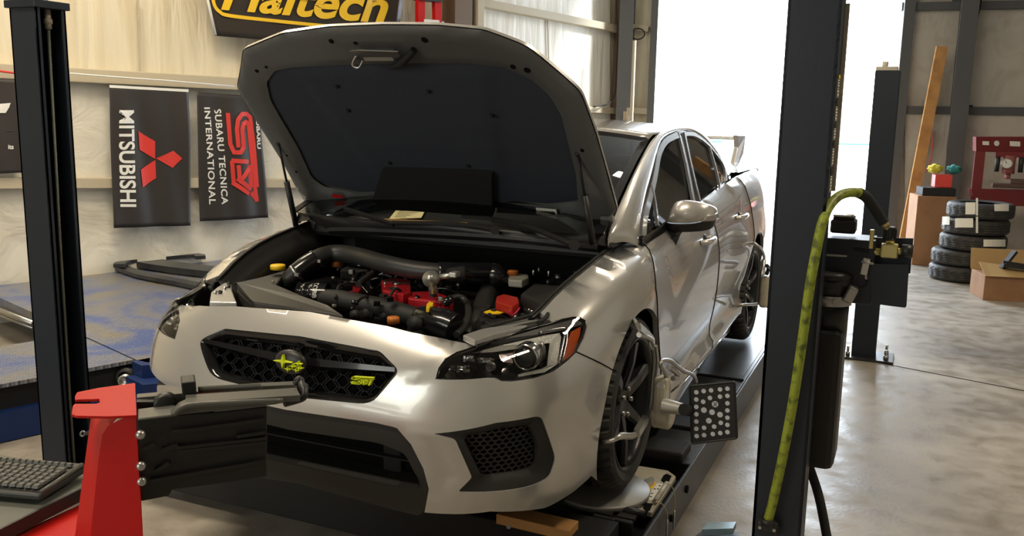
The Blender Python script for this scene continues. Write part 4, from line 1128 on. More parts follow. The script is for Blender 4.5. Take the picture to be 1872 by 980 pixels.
# battery, fuse box lid and strut towers on the near side
mb = zprism([(872, 578), (900, 562), (985, 568), (960, 592), (900, 598)], .945, .12); eng('battery', 'matte_black', mb, bevel=.008)
mb = zprism([(952, 536), (975, 518), (1050, 524), (1030, 552), (1008, 560)], 1.01, .07); eng('fuse_box', 'trim', mb, bevel=.01)
for s in(1, -1):
    mb = MB(); c = ex(1020, 516, .99) if s > 0 else ex(502, 474, .99); mb.lathe(c-V(0, 0, .12), (0, 0, 1), [(0, .13), (.10, .11), (.115, .095), (.12, .05), (.13, .045), (.14, .02), (.14, 0)], 32)
    st = mb.build('strut_tower', M['bay_paint'] if s < 0 else M['trim'], CAR)
    mb = MB()
    for k in range(3): t = 2*pi*k/3+.4; q = c+V(.085*cos(t), .085*sin(t), 0); mb.cyl(q, q+V(0, 0, .022), .008, n=6)
    mb.cyl(c, c+V(0, 0, .035), .015); mb.split('tower_nut', M['steel'], st)
# grey duct cover on the far side
mb = MB(); q = lambda u, v, z=.995: ex(u, v, z)
top = [q(431, 516), q(480, 487, 1.0), q(526, 491, 1.0), q(505, 520, .995), q(560, 543, .99), q(600, 557, .985), q(628, 576, .97), q(467, 555, .985)]
mb.prism(top, V(0, 0, -.03)); mb.prism([q(417, 512, .98), q(431, 516), q(467, 555, .985), q(445, 556, .93)], V(0, 0, -.02)); mb.build('duct_cover', M['shroud'], CAR, bevel=.006)
mb = MB()
for u, v in((499, 516), (492, 490), (516, 491)): c = ex(u, v, 1.0); mb.cyl(c, c+V(0, 0, .006), .006, n=10)
mb.split('cover_clip', M['steel'], ENG)
# slam panel pieces either side
mb = MB(); mb.prism([ex(*p, 1.0) for p in((846, 612), (880, 601), (930, 590), (985, 577), (1003, 585), (950, 599), (900, 611), (868, 622))], V(0, 0, -.02)); mb.build('slam_panel', M['bay_paint'], CAR, bevel=.004)
mb = MB(); mb.prism([ex(*p, 1.0) for p in((383, 552), (386, 534), (398, 524), (412, 516), (423, 520), (424, 530), (433, 553))], V(0, 0, -.02)); mb.build('slam_panel', M['bay_paint'], CAR, bevel=.004)
mb = MB(); mb.prism([ex(*p, .985) for p in((866, 618), (915, 604), (960, 594), (1000, 588), (1004, 592), (960, 603), (905, 617), (872, 630))], V(0, 0, -.01)); mb.build('lamp_bracket', M['trim'], CAR)
mb = MB(); mb.tube([ex(*p) for p in((880, 600, 1.0), (930, 587, 1.01), (975, 575, 1.015), (1000, 570, 1.01))], .006, 8, res=5); mb.tube([ex(*p) for p in((985, 590, 1.005), (1000, 578, 1.015), (1006, 560, 1.02))], .008, 8, res=4); mb.build('wiring_loom', M['matte_black'], CAR)
# pulleys and belts behind the slam panel, small fittings, hoses
mb = MB()
for u, v, r in((668, 573, .030), (645, 576, .018), (700, 577, .020), (755, 592, .028)):
    c = ex(u, v, .93); mb.lathe(c, (0, -1, .1), [(-.02, r), (-.016, r*.85), (-.012, r), (-.004, r), (-.004, r*.6), (0, r*.55), (.002, .006), (.002, 0)], 28)
mb.split('pulley', M['trim'], ENG)
rn = random.Random(11)
gl, ch, mt = MB(), MB(), MB()
for k in range(40):
    u, v = rn.uniform(600, 860), rn.uniform(492, 560); z = rn.uniform(.95, 1.0); c = ex(u, v, z)
    w = rn.choice((gl, gl, mt, mt, ch)); s_ = rn.uniform(.008, .022) if w is not ch else rn.uniform(.004, .009)
    if rn.random() < .5: w.cyl(c, c+V(rn.uniform(-1, 1), rn.uniform(-1, 1), rn.uniform(-.2, 1)).normalized()*s_*2.2, s_*.8, n=12)
    else: w.box(c, (s_*2, s_*1.6, s_*1.3), Matrix.Rotation(rn.uniform(0, 3), 3, 'Z'), bev=.002)
for k in range(16):
    u, v = rn.uniform(610, 820), rn.uniform(495, 545); a = ex(u, v, .985); b = ex(u+rn.uniform(-60, 60), v+rn.uniform(-10, 25), rn.uniform(.93, .98)); m_ = (a+b)/2+V(0, 0, rn.uniform(.01, .04))
    (gl if k % 2 else mt).tube([a, m_, b], rn.uniform(.004, .009), 8, res=5)
for k in range(22):
    u, v = rn.uniform(880, 1000), rn.uniform(560, 600); c = ex(u, v, .965); mt.box(c, (.02, .014, .012), Matrix.Rotation(rn.uniform(0, 3), 3, 'Z'), bev=.002)
    if k % 4 == 0: ch.cyl(c, c+V(0, 0, .012), .004, n=8)
for k in range(14):
    u, v = rn.uniform(372, 418), rn.uniform(508, 545); c = ex(u, v, .985); (mt if k % 3 else ch).cyl(c, c+V(rn.uniform(-.5, .5), rn.uniform(-.5, .5), .6).normalized()*.03, .006, n=10)
for u, v in((975, 503), (1003, 505), (1051, 506), (985, 498)): c = ex(u, v, 1.045); ch.cyl(c, c+V(0, 0, .02), .005, n=8)
mt.box(ex(660, 500, .97), (.16, .10, .05), Matrix.Rotation(.3, 3, 'Z'), bev=.01); gl.box(ex(690, 505, .975), (.10, .07, .05), Matrix.Rotation(-.2, 3, 'Z'), bev=.01)
gl.tube([ex(*p) for p in((640, 483, 1.03), (665, 486, 1.03), (690, 490, 1.01), (705, 494, 1.0))], .014, 12, res=5)
mt.tube([ex(*p) for p in((655, 520, 1.01), (680, 500, 1.03), (702, 487, 1.045))], .012, 12, res=5)
gl.tube([ex(*p) for p in((665, 500, 1.0), (672, 515, .99), (682, 530, .975))], .009, 12, res=5)
ch.tube([ex(*p) for p in((688, 494, 1.02), (740, 500, 1.02), (770, 506, 1.02))], .004, 8, res=5)
mt.tube([ex(*p) for p in((800, 508, 1.02), (822, 512, 1.02), (832, 520, 1.0))], .006, 10, res=5)
ch.box(ex(643, 497, 1.01), (.022, .02, .02), bev=.003).box(ex(806, 547, .99), (.02, .012, .02), bev=.003).box(ex(838, 516, 1.0), (.012, .012, .03), bev=.002)
gl.split('glossy_fitting', M['gloss_black'], ENG); ch.split('metal_fitting', M['steel'], ENG); mt.split('hose_or_bracket', M['matte_black'], ENG)

# ------------------------------------------------------------------ wipers, paper and imitated reflection on the dash
mb = MB(); o = .012
def wsp(u, v, off=.012):
    """point on the windscreen sheet seen at (u, v)"""
    n = V(.0, -.52, .85); p = PP(u, v, np.array(ws(0, .1))+np.array(n)*off, n); return p
mb.bar([wsp(*p) for p in((1052, 450), (1000, 428), (955, 412), (900, 402))], .018, .010, up=(0, -.5, .85), res=4)
mb.bar([wsp(*p, .008) for p in((960, 410), (900, 400), (862, 397), (845, 396))], .008, .014, up=(0, -.5, .85), res=3); mb.cyl(wsp(1050, 448, 0), wsp(1050, 448, .03), .02)
mb.build('wiper', M['satin_black'], CAR)
mb = MB(); mb.bar([wsp(*p) for p in((905, 421), (870, 415), (820, 409), (715, 408))], .018, .010, up=(0, -.5, .85), res=4)
mb.bar([wsp(*p, .010) for p in((720, 411), (690, 401), (660, 391), (630, 382))], .012, .016, up=(0, -.5, .85), res=3); mb.cyl(wsp(905, 421, 0), wsp(905, 421, .03), .018)
mb.build('wiper', M['satin_black'], CAR)
tag(MB().prism([P(u, v, z=1.19) for u, v in((711, 401), (732, 375), (782, 377), (770, 399))], V(0, 0, .002)).build('paper_sheet', M['paper']), 'yellow printed paper lying on the dashboard behind the windscreen', 'paper')
tag(MB().prism([P(u, v, z=1.188) for u, v in((700, 401), (855, 408), (850, 415), (712, 411))], V(0, 0, .004)).build('dash_edge_reflection', M['wood']), 'long gold strip imitating the sunlit reflection of the dashboard edge below the yellow paper', 'dash_edge_reflection')  # gold strip stands for sunlight reflected along the dash edge
ps = bpy.data.objects['paper_sheet']; mb = MB(); rn = random.Random(4)
for k in range(7):
    v0 = 379+k*2.8; mb.prism([P(735-k*2.2+a, v0+b, z=1.1925) for a, b in((0, 0), (18+rn.random()*20, .6), (18+rn.random()*20, 1.2), (0, .7))], V(0, 0, .0005))
mb.build('printed_lines', M['satin_black'], ps)

# ------------------------------------------------------------------ door mirrors and handles
for mi in(1, -1):
    secs = []; NS = 12
    tops = [(1228, 386), (1233, 371), (1241, 365.5), (1254, 364), (1268, 365), (1284, 368.5), (1300, 373.5), (1308, 378), (1311, 386)]
    bots = [(1221, 402), (1222, 406), (1230, 407.5), (1245, 407.5), (1260, 407.5), (1276, 406.5), (1292, 402), (1304, 398), (1311, 394)]
    bb = [(1217, 417), (1219, 421), (1228, 424), (1243, 425), (1260, 424.5), (1276, 424), (1292, 422), (1303, 418), (1307, 410)]
    yc = [.74, .72, .705, .70, .70, .705, .715, .73, .75]; dpth = [.05, .085, .105, .115, .115, .11, .10, .085, .05]
    def loft(T, B_, k0, k1, name, m, parent):
        mb = MB(); rows = []
        for i in range(len(T)):
            t, b = P(*T[i], y=yc[i]), P(*B_[i], y=yc[i]); row = []
            for j in range(NS+1):
                w = j/NS; ph = pi*w; f = k0+(k1-k0)*w
                q = t.lerp(b, w); q.y -= dpth[i]*.5*(sin(f)); row.append(q)
            for j in range(1, NS): q = b.lerp(t, j/NS); q.y += dpth[i]*.32; row.append(q)
            rows.append(row)
        m_ = len(rows[0]); vs = [p for r in rows for p in r]
        fs = [(i*m_+k, i*m_+(k+1) % m_, (i+1)*m_+(k+1) % m_, (i+1)*m_+k) for i in range(len(rows)-1) for k in range(m_)]+[list(range(m_))[::-1], list(range((len(rows)-1)*m_, len(rows)*m_))]
        mb.add(vs, fs, True); mb.v = [V(p.x*mi, p.y, p.z) for p in mb.v]; return mb.build(name, m, parent, subsurf=1)
    mir = loft(tops, bots, .55, 2.2, 'door_mirror', M['paint'], CAR)
    loft(bots, bb, 2.2, 3.0, 'mirror_base', M['satin_black'], mir)
    def mm(name, m, mb, **kw): mb.v = [V(p.x*mi, p.y, p.z) for p in mb.v]; return mb.build(name, m, mir, **kw)
    mb = MB(); a = [P(1214, 417, y=.72), P(1238, 424, y=.70), P(1231, 432, y=.69), P(1219, 466, y=.60), P(1208, 443, y=.58)]; mb.prism(a, V(.02, .05, 0)); mm('mirror_arm', M['satin_black'], mb, bevel=.008)
    mb = MB(); mb.prism([P(u, v, y=.655+.0*u) for u, v in((1281, 406), (1292, 395), (1308, 391), (1311, 400), (1307, 404))], V(0, .05, 0)); mm('indicator_lens', mat('indicator_lens', (.30, .29, .27), .15, .3, 1.0) if mi > 0 else bpy.data.materials['indicator_lens'], mb, bevel=.004)
    for nm, (u, v) in(('f', (1290, 440)), ('r', (1352, 396))):
        c = hit(u, v); mb = MB()
        L_ = .10 if nm == 'f' else .10
        mb.tube([V(c.x-.004, c.y-L_, c.z), V(c.x+.030, c.y-L_*.75, c.z+.004), V(c.x+.034, c.y, c.z+.006), V(c.x+.026, c.y+L_*.75, c.z+.004), V(c.x-.008, c.y+L_, c.z)], .014, 12, res=5)
        mb.v = [V(p.x*mi, p.y, p.z) for p in mb.v]; h = mb.build('door_handle', M['paint'], CAR)
        mb = MB(); mb.sphere((c.x-.018, c.y, c.z), 1, 20, 12, (.022, .06, .035)); mb.v = [V(p.x*mi, p.y, p.z) for p in mb.v]; mb.build('handle_recess', M['satin_black'], h)

# ------------------------------------------------------------------ wheels
def tyre_mesh(mb, c, R, W, axis=V(1, 0, 0), r_in=.245, n=144, tread=True):
    prof = [(-W/2+.012, r_in), (-W/2, r_in+.02), (-W/2-.004, (R+r_in)/2), (-W/2+.004, R-.022), (-W/2+.020, R-.006), (-W/2+.035, R)]
    lands = [(-.075, -.048), (-.040, -.010), (-.002, .002) if False else (-.002, .028), (.036, .068)]
    half_ = W/2-.035; k = half_/.09
    cols = [(-half_, R), (-.058*k, R), (-.056*k, R-.007), (-.048*k, R-.007), (-.046*k, R), (-.008*k, R), (-.006*k, R-.007), (.002*k, R-.007), (.004*k, R), (.044*k, R), (.046*k, R-.007), (.054*k, R-.007), (.056*k, R), (half_, R)]
    prof = prof[:-1]+cols+[(W/2-.020, R-.006), (W/2-.004, R-.022), (W/2+.004, (R+r_in)/2), (W/2, r_in+.02), (W/2-.012, r_in)]
    a = axis.orthogonal().normalized(); b = axis.cross(a); vs = []; m = len(prof)
    for (h, r) in prof:
        for i in range(n):
            rr = r
            if tread and r > R-.0065 and not (r < R-.0059 and abs(h) < .09):
                sh = abs(h) > .05
                g = (i+(int(h*300) if not sh else 0)) % 6
                if g in (0, 1): rr = r-(.011 if sh else .006)
            t = 2*pi*i/n; vs.append(c+axis*h+a*rr*cos(t)+b*rr*sin(t))
    mb.add(vs, [(k_*n+i, k_*n+(i+1) % n, (k_+1)*n+(i+1) % n, (k_+1)*n+i) for k_ in range(m-1) for i in range(n)], False)
def wheel(c, side):
    ax = V(side, 0, 0); W = .235; R = .327
    mb = MB(); tyre_mesh(mb, c, R, W, n=288); ty = mb.build('wheel', M['tyre'], CAR, auto=25)
    f = c+ax*(W/2-.012)
    mb = MB(); mb.lathe(f, ax, [(-.20, .235), (-.10, .225), (-.03, .232), (-.004, .250), (.006, .256), (.010, .252), (.008, .244), (-.012, .236), (-.05, .226), (-.16, .22)], 64)
    rim = mb.build('rim', M['rim'], ty)
    mb = MB()
    for k in range(6):
        t = 2*pi*k/6+.35; d = V(0, cos(t), sin(t)); s_ = V(0, -sin(t), cos(t))
        i0, i1 = f-ax*.045+d*.045, f-ax*.020+d*.150; i2 = f-ax*.014+d*.232
        w0, w1, w2 = .030, .022, .028
        vs = []
        for q, w in((i0, w0), (i1, w1), (i2, w2)): vs += [q+s_*w+ax*.0, q+s_*w*.7+ax*.014, q-s_*w*.7+ax*.014, q-s_*w, q-s_*w-ax*.03, q+s_*w-ax*.03]
        mb.add(vs, [(j*6+i, j*6+(i+1) % 6, j*6+6+(i+1) % 6, j*6+6+i) for j in range(2) for i in range(6)]+[(5, 4, 3, 2, 1, 0), tuple(range(12, 18))])
    mb.lathe(f-ax*.07, ax, [(0, .08), (.03, .072), (.04, .05), (.034, .034), (.036, 0)], 32)
    mb.build('spokes', M['rim'], ty, bevel=.002)
    mb = MB()
    for k in range(5): t = 2*pi*k/5; q = f-ax*.034+V(0, cos(t), sin(t))*.052; mb.cyl(q, q+ax*.02, .010, n=6)
    mb.split('wheel_nut', M['steel'], ty)
    mb = MB(); mb.lathe(c-ax*.02, ax, [(0, .16), (.02, .16), (.02, .06), (.03, .05)], 40); mb.build('brake_disc', M['steel'], ty)
    return ty
WF = V(.765, 0, .600); WR = V(.770, 2.65, .578)
for s in(1, -1):
    wheel(V(WF.x*s, WF.y, WF.z), s); wheel(V(WR.x*s, WR.y, WR.z), s)
# arch liners
for s in(1, -1):
    for y0, zc, rr in((0, .597, .40), (2.65, .575, .41)):
        mb = MB(); n = 24; vs = []
        for i in range(n+1):
            t = rad(-30+240*i/n); vs += [V(s*.84, y0+rr*cos(t), zc+rr*sin(t)), V(s*.55, y0+rr*cos(t), zc+rr*sin(t))]
        mb.add(vs, [(2*i, 2*i+1, 2*i+3, 2*i+2) for i in range(n)], True); mb.add([V(s*.55, y0+rr*cos(rad(-30+240*i/n)), zc+rr*sin(rad(-30+240*i/n))) for i in range(n+1)], [list(range(n+1))])
        mb.build('arch_liner', M['void'], CAR, solid=.003)
# ------------------------------------------------------------------ alignment rack
Z3 = Matrix.Identity(3)
def prt(name, m, mb, parent, **kw): return mb.build(name, M[m] if isinstance(m, str) else m, parent, **kw)
RUN = empty('lift_runway', (.78, 2.0, 0), 'near black steel runway of the rack, under the wheels on the open side', 'runway')
mb = MB(); mb.box((.765, .62, .16), (.50, .40, .14), bev=.004); mb.box((.765, 2.75, .165), (.50, 3.80, .15), bev=.004).box((.765, -.46, .13), (.50, .22, .10), bev=.004).box((.765, -.02, .12), (.50, .90, .06))
prt('deck', 'ramp', mb, RUN)
mb = MB(); mb.box((1.022, 2.05, .155), (.012, 5.2, .17), bev=.003); prt('side_rail', 'ramp', mb, RUN)
mb = MB(); mb.box((.765, 2.30, .2415), (.46, 1.1, .004)); sp = prt('slip_plate', mat('worn_steel', (.11, .11, .11), .28, .6, noise=(5, (.05, .05, .05), .4, .7)), mb, RUN)
mb = MB(); mb.box((.765, 1.72, .244), (.49, .02, .008)); prt('plate_seam', 'void', mb, RUN)
mb = MB(); mb.box((.86, .46, .262), (.26, .16, .045), bev=.012); prt('spacer_block', 'matte_black', mb, RUN)
mb = MB(); mb.cyl((1.028, .30, .17), (1.036, .30, .17), .016).cyl((1.028, .05, .15), (1.036, .05, .15), .014); mb.split('side_hole', M['void'], RUN)
mb = MB(); mb.cyl(P(1112, 924, z=.235), P(1180, 941, z=.235), .013); prt('stop_bar', 'satin_black', mb, RUN)
for k, (u, v) in enumerate(((1082, 940), (1108, 952), (1140, 958))):
    p = P(u, v, z=.20); mb = MB(); mb.box((p.x, p.y-.02, .165), (.085, .02, .13), Matrix.Rotation(.12, 3, 'X'), bev=.006).box((p.x, p.y+.02, .225), (.085, .06, .012)); prt('wheel_stop', 'trim', mb, RUN)
mb = MB(); mb.cyl(P(930, 963, z=.20), P(930, 963, z=.23), .009, n=6).cyl(P(1020, 978, z=.14), P(1020, 978, z=.16), .009, n=6); mb.split('bolt', M['steel'], RUN)
RU2 = empty('lift_runway', (-.78, 2.0, 0), 'far black steel runway of the rack, under the wheels on the wall side', 'runway')
mb = MB(); mb.box((-.765, 2.08, .165), (.50, 4.6, .15), bev=.004); prt('deck', 'ramp', mb, RU2)
mb = MB(); mb.box((-1.022, 2.08, .155), (.012, 4.6, .17), bev=.003); prt('side_rail', 'ramp', mb, RU2)
mb = MB(); mb.box((-.14, -.335, .143), (2.10, .19, .185), bev=.006); cb = mb.build('cross_beam', M['matte_black']); tag(cb, 'black steel cross beam in front of the runways below the bumper', 'beam')
# turn plate
TP = empty('turn_plate', (.79, 0, .21), 'cream turning plate with a round disc under the near front wheel', 'turn plate')
def tp(u, v, z=.222): return P(u, v, z=z)
pl = rnd_poly([(1172, 852), (1221, 860), (1236, 871), (1192, 938), (1168, 932), (1127, 917), (1060, 902), (1095, 850)], 2)
mb = MB(); mb.prism([tp(*p) for p in pl], V(0, 0, -.018)); prt('base_plate', 'cream', mb, TP, bevel=.002)
mb = MB()
for hl in(((1213, 869), (1219, 866), (1228, 870), (1222, 882), (1213, 882), (1208, 878)), ((1175, 928), (1181, 919), (1193, 921), (1188, 933), (1182, 936))):
    mb.prism([tp(*p, .2232) for p in hl], V(0, 0, -.004))
mb.split('grip_hole', M['void'], TP)
mb = MB(); mb.lathe((.765, -.01, .225), (0, 0, 1), [(0, .0), (0, .185), (.022, .190), (.026, .186), (.026, 0)], 64); prt('turn_disc', mat('disc_steel', (.33, .32, .29), .4, .5), mb, TP)
mb = MB(); mb.prism([tp(*p, .246) for p in((1144, 905), (1171, 896), (1174, 905), (1145, 908))], V(0, 0, -.02)).prism([tp(*p, .246) for p in((1178, 876), (1194, 870), (1196, 876), (1182, 885))], V(0, 0, -.02)); mb.split('disc_bracket', M['alu'], TP)
mb = MB(); mb.prism([tp(*p, .224) for p in((1194, 881), (1199, 883), (1177, 914), (1172, 912))], V(0, 0, -.002)); prt('yellow_scale', 'yellow', mb, TP)
mb = MB(); mb.prism([tp(*p, .224) for p in((1201, 883), (1216, 885), (1196, 914), (1180, 914))], V(0, 0, -.002)); lb = prt('scale_label', 'label', mb, TP)
mb = MB()
for u, v in((1197, 894), (1203, 894), (1192, 902), (1206, 888), (1190, 908)): mb.prism([tp(u+a, v+b, .2245) for a, b in((-2, -1), (2, -1.2), (2, .6), (-2, .8))], V(0, 0, -.0005))
prt('label_print', 'satin_black', mb, lb)
mb = MB(); mb.cyl(tp(1197, 917, .235), tp(1219, 884, .235), .010); prt('edge_tube', 'cream', mb, TP)
for pts in(((1218, 883), (1228, 889), (1233, 905), (1234, 925), (1233, 933)), ((1200, 917), (1211, 922), (1219, 937), (1220, 950))):
    mb = MB(); zs = [.235, .245, .22, .17, .14]; mb.tube([P(u, v, x=1.045) for u, v in pts], .0018, 8, res=4); prt('pin_cable', 'brass', mb, TP)
    e = P(*pts[-1], x=1.045); mb = MB(); mb.cyl(e, e-V(0, 0, .075), .004); prt('lock_pin', 'steel', mb, TP)
wd_ = [P(u, v, z=.262) for u, v in((925, 952), (985, 928), (1058, 952), (1037, 972), (955, 950))]
a, b_, c_ = P(990, 932, z=.265), P(1058, 952, z=.265), P(1037, 974, z=.265); ex_ = (c_-b_).normalized(); ey_ = (a-b_).normalized(); ey_ = (ey_-ex_*ey_.dot(ex_)).normalized()
mb = MB(); mb.box(b_+ex_*.045+ey_*.14-V(0, 0, .019), (.09, .28, .038), Matrix((ex_, ey_, V(0, 0, 1))).transposed(), bev=.003)
tag(mb.build('wood_block', M['wood']), 'short offcut of orange-brown lumber lying under the bumper corner', 'wood block')

# posts
def channel_post(name, x0, x1, y0, y1, h, open_x, label):
    """upright with flanges front and back, web on the side away from open_x"""
    E = empty(name, ((x0+x1)/2, (y0+y1)/2, 0), label, 'lift post')
    mb = MB(); t = .008; w = x0 if open_x > 0 else x1
    mb.box(((x0+x1)/2, y0+t/2, h/2), (x1-x0, t, h)).box(((x0+x1)/2, y1-t/2, h/2), (x1-x0, t, h)).box((w+open_x*t/2, (y0+y1)/2, h/2), (t, y1-y0, h))
    lipw = .02; e = x1 if open_x > 0 else x0
    mb.box((e-open_x*t/2, y0+lipw/2, h/2), (t, lipw, h)).box((e-open_x*t/2, y1-lipw/2, h/2), (t, lipw, h))
    prt('upright', 'post', mb, E)
    mb = MB(); mb.box(((x0+x1)/2, (y0+y1)/2, .008), (x1-x0+.14, y1-y0+.10, .016), bev=.002); prt('base_plate', 'post', mb, E)
    return E
PL = channel_post('lift_post', -1.580, -1.432, -.60, -.462, 2.05, 1, 'black steel lift post with a steel cable, left of the car by the clamp stand')
mb = MB(); mb.box((-1.506, -.531, 2.06), (.175, .165, .03), bev=.003); prt('cap_plate', 'post', mb, PL)
ct, cm, cb_ = P(88, 44, x=-1.47), P(108, 411, x=-1.47), P(127, 720, x=-1.47)
M['cable'] = mat('galvanised_cable', (.30, .31, .27), .4, .6, bump=(260, .8, .004))
mb = MB(); mb.tube([ct, cm, cb_, cb_-V(0, 0, .5)], .0065, 10); prt('lift_cable', 'cable', mb, PL)
mb = MB(); mb.cyl(ct+V(0, 0, .25), ct, .007).cyl(ct+V(0, 0, .06), ct+V(0, 0, -.02), .013, n=6).cyl(ct+V(0, 0, .02), ct, .017, n=6); prt('cable_fitting', 'cream', mb, PL)
mb = MB(); c = P(150, 793, x=-1.428); mb.lathe(c, (1, 0, 0), [(0, .014), (.004, .014), (.004, .007), (0, .007)], 20).box(c+V(.002, .03, -.005), (.006, .03, .016)); prt('keyhole_plate', 'steel', mb, PL)
PR = channel_post('lift_post', 1.420, 1.556, -.60, -.462, 2.05, -1, 'black steel lift post with the yellow hose, nearest the camera on the right')
# instruction decals down its side
mb1, mb2 = MB(), MB(); X = 1.5575
dec = [(1531, 140, 160, 'w'), (1530, 160, 178, 'w'), (1529, 182, 192, 'k'), (1528.5, 194, 222, 'w'), (1527.5, 225, 232, 'k'), (1527, 234, 256, 'w'), (1525, 258, 268, 'k'), (1524.5, 271, 303, 'w'), (1522, 306, 318, 'k'), (1521, 321, 350, 'w')]
for u, v0, v1, kd in dec:
    p, q = P(u, v0, x=X), P(u-2, v1, x=X); (mb1 if kd == 'w' else mb2).box((X, -.525, (p.z+q.z)/2), (.0015, .05, abs(p.z-q.z)-.002))
    if kd == 'w':
        k = max(2, int((v1-v0)/5))
        for i in range(k): mb2.box((X+.001, -.525, q.z+(p.z-q.z)*(i+.5)/k), (.0012, .036, .0022))
dcl = mb1.split('decal', M['label'], PR); mb2.build('decal_print', M['satin_black'], dcl[0])
mb = MB(); p = P(1528, 140, x=X); mb.box((X+.001, -.525, p.z+.004), (.0015, .052, .010)); prt('yellow_stripe', 'yellow', mb, PR)
mb = MB(); mb.bar([V(1.562, -.475, 1.47), V(1.562, -.475, 1.98)], .010, .022, up=(0, 1, 0)); prt('side_strip', 'cream', mb, PR)
# hydraulic tank and motor
PU = empty('power_unit', (1.66, -.42, .6), 'black hydraulic tank and motor hanging beside the right lift post', 'power unit')
a0, a1, a2, a3 = P(1482, 604, y=-.45), P(1540, 603, y=-.45), P(1522, 865, y=-.45), P(1468, 858, y=-.45)
mb = MB(); mb.box(((a0.x+a1.x)/2, -.36, (a0.z+a2.z)/2), (a1.x-a0.x+.01, .18, a0.z-a2.z), bev=.022); tk = prt('tank', 'gloss_black' if False else 'plastic', mb, PU)
c = V((a0.x+a1.x)/2-.005, -.37, 0); mb = MB(); mb.cyl((c.x, c.y, a0.z-.01), (c.x, c.y, a0.z+.075), .058).cyl((c.x, c.y, a0.z+.10), (c.x, c.y, a0.z+.15), .062).lathe((c.x, c.y, a0.z+.15), (0, 0, 1), [(0, .062), (.01, .066), (.02, .05), (.02, 0)], 24); prt('motor', 'satin_black', mb, PU)
mb = MB(); mb.lathe((c.x, c.y, a0.z+.072), (0, 0, 1), [(0, .064), (.03, .064)], 32).box((c.x-.01, c.y-.066, a0.z+.088), (.05, .008, .012), bev=.002).cyl((c.x+.025, c.y-.07, a0.z+.088), (c.x+.025, c.y-.06, a0.z+.088), .010).box((c.x+.06, c.y-.03, a0.z+.11), (.03, .05, .05), Matrix.Rotation(.4, 3, 'Y'), bev=.006); prt('clamp_band', 'steel', mb, PU)
mb = MB(); mb.tube([V(c.x-.03, -.40, a2.z+.02), P(1492, 890, y=-.40), P(1502, 930, y=-.42), P(1515, 1000, y=-.45)], .014, 12, res=5); prt('hydraulic_hose', 'matte_black', mb, PU)
# air control bracket with the regulator
AC = empty('air_control_box', (1.68, -.35, 1.2), 'black sheet metal air control box with brass regulator, right of the near lift post', 'control box')
p0, p1, p2 = P(1500, 434, y=-.38), P(1602, 438, y=-.38), P(1500, 585, y=-.38)
mb = MB(); mb.box(((p0.x+p1.x)/2, -.31, (p0.z+p2.z)/2+.03), (p1.x-p0.x, .14, p0.z-p2.z-.06), bev=.003); prt('housing', 'post', mb, AC)
mb = MB(); mb.prism([P(u, v, y=-.39) for u, v in rnd_poly([(1592, 482), (1662, 484), (1657, 563), (1592, 555)], 5)], V(0, .006, 0)); prt('front_flap', 'post', mb, AC)
mb = MB(); mb.prism([P(u, v, y=-.33) for u, v in((1596, 434), (1670, 436), (1664, 500), (1596, 500))], V(0, .006, 0)); prt('back_plate', 'post', mb, AC)
k0 = P(1628, 417, y=-.37); mb = MB(); mb.cyl(k0-V(0, 0, .035), k0, .0175, .0165).cyl(k0, k0+V(0, 0, .004), .0165, .013)
for i in range(16): t = 2*pi*i/16; mb.box(k0+V(.0172*cos(t), .0172*sin(t), -.018), (.002, .002, .03), Matrix.Rotation(t, 3, 'Z'))
prt('regulator_knob', 'plastic', mb, AC)
bdy = P(1626, 458, y=-.37); mb = MB(); mb.box(bdy, (.046, .036, .040), bev=.004).cyl(bdy+V(0, 0, .02), bdy+V(0, 0, .045), .012).cyl(bdy+V(-.02, 0, -.006), bdy+V(-.055, 0, -.006), .010).cyl(bdy+V(.02, 0, 0), bdy+V(.035, 0, 0), .010).box(bdy+V(-.050, -.002, .03), (.012, .02, .055), bev=.002); prt('regulator_body', 'brass', mb, AC)
mb = MB(); mb.cyl(bdy+V(.032, 0, .002), bdy+V(.062, 0, .002), .019); prt('pressure_gauge', 'satin_black', mb, AC)
mb = MB(); mb.tube([bdy+V(-.055, 0, -.006), bdy+V(-.085, 0, -.002), bdy+V(-.105, .004, 0)], .012, 12, res=4); mb.tube([bdy+V(-.105, -.004, .0)+V(.016*cos(t), 0, .016*sin(t)+.006) for t in [2*pi*i/16 for i in range(17)]], .005, 8, cap=False); prt('elbow_fitting', 'matte_black', mb, AC)
sw = P(1582, 487, y=-.385); mb = MB(); mb.box(sw, (.020, .012, .050), Matrix.Rotation(.12, 3, 'Y'), bev=.002).cyl(sw+V(-.012, -.004, .014), sw+V(.022, -.004, .010), .004).cyl(sw+V(.003, 0, -.025), sw+V(.005, 0, -.038), .004); prt('limit_switch', 'alu', mb, AC)
mb = MB(); mb.tube([sw+V(.005, 0, -.035), sw+V(.004, 0, -.055), sw+V(-.03, .0, -.075), sw+V(-.08, 0, -.07)], .0025, 8, res=5); prt('switch_cable', 'matte_black', mb, AC)
mb = MB(); mb.prism([P(u, v, y=-.385) for u, v in((1508, 464), (1548, 467), (1548, 470), (1508, 468))], V(0, .004, 0)); prt('slot_trim', 'steel', mb, AC)
tp0 = P(1541, 430, y=-.31); mb = MB(); mb.box((tp0.x, -.30, tp0.z+.028), (.072, .08, .040), bev=.006).box((tp0.x, -.30, tp0.z+.052), (.060, .07, .012), bev=.004)
tb = tag(mb.build('tool_case', M['plastic']), 'small black plastic case sitting on top of the air control box', 'case')
mb = MB(); mb.box((tp0.x-.005, -.33, tp0.z+.061), (.05, .03, .006), bev=.002).cyl((tp0.x+.015, -.32, tp0.z+.058), (tp0.x+.015, -.32, tp0.z+.066), .012); mb.split('lid_clip', M['alu'], tb)
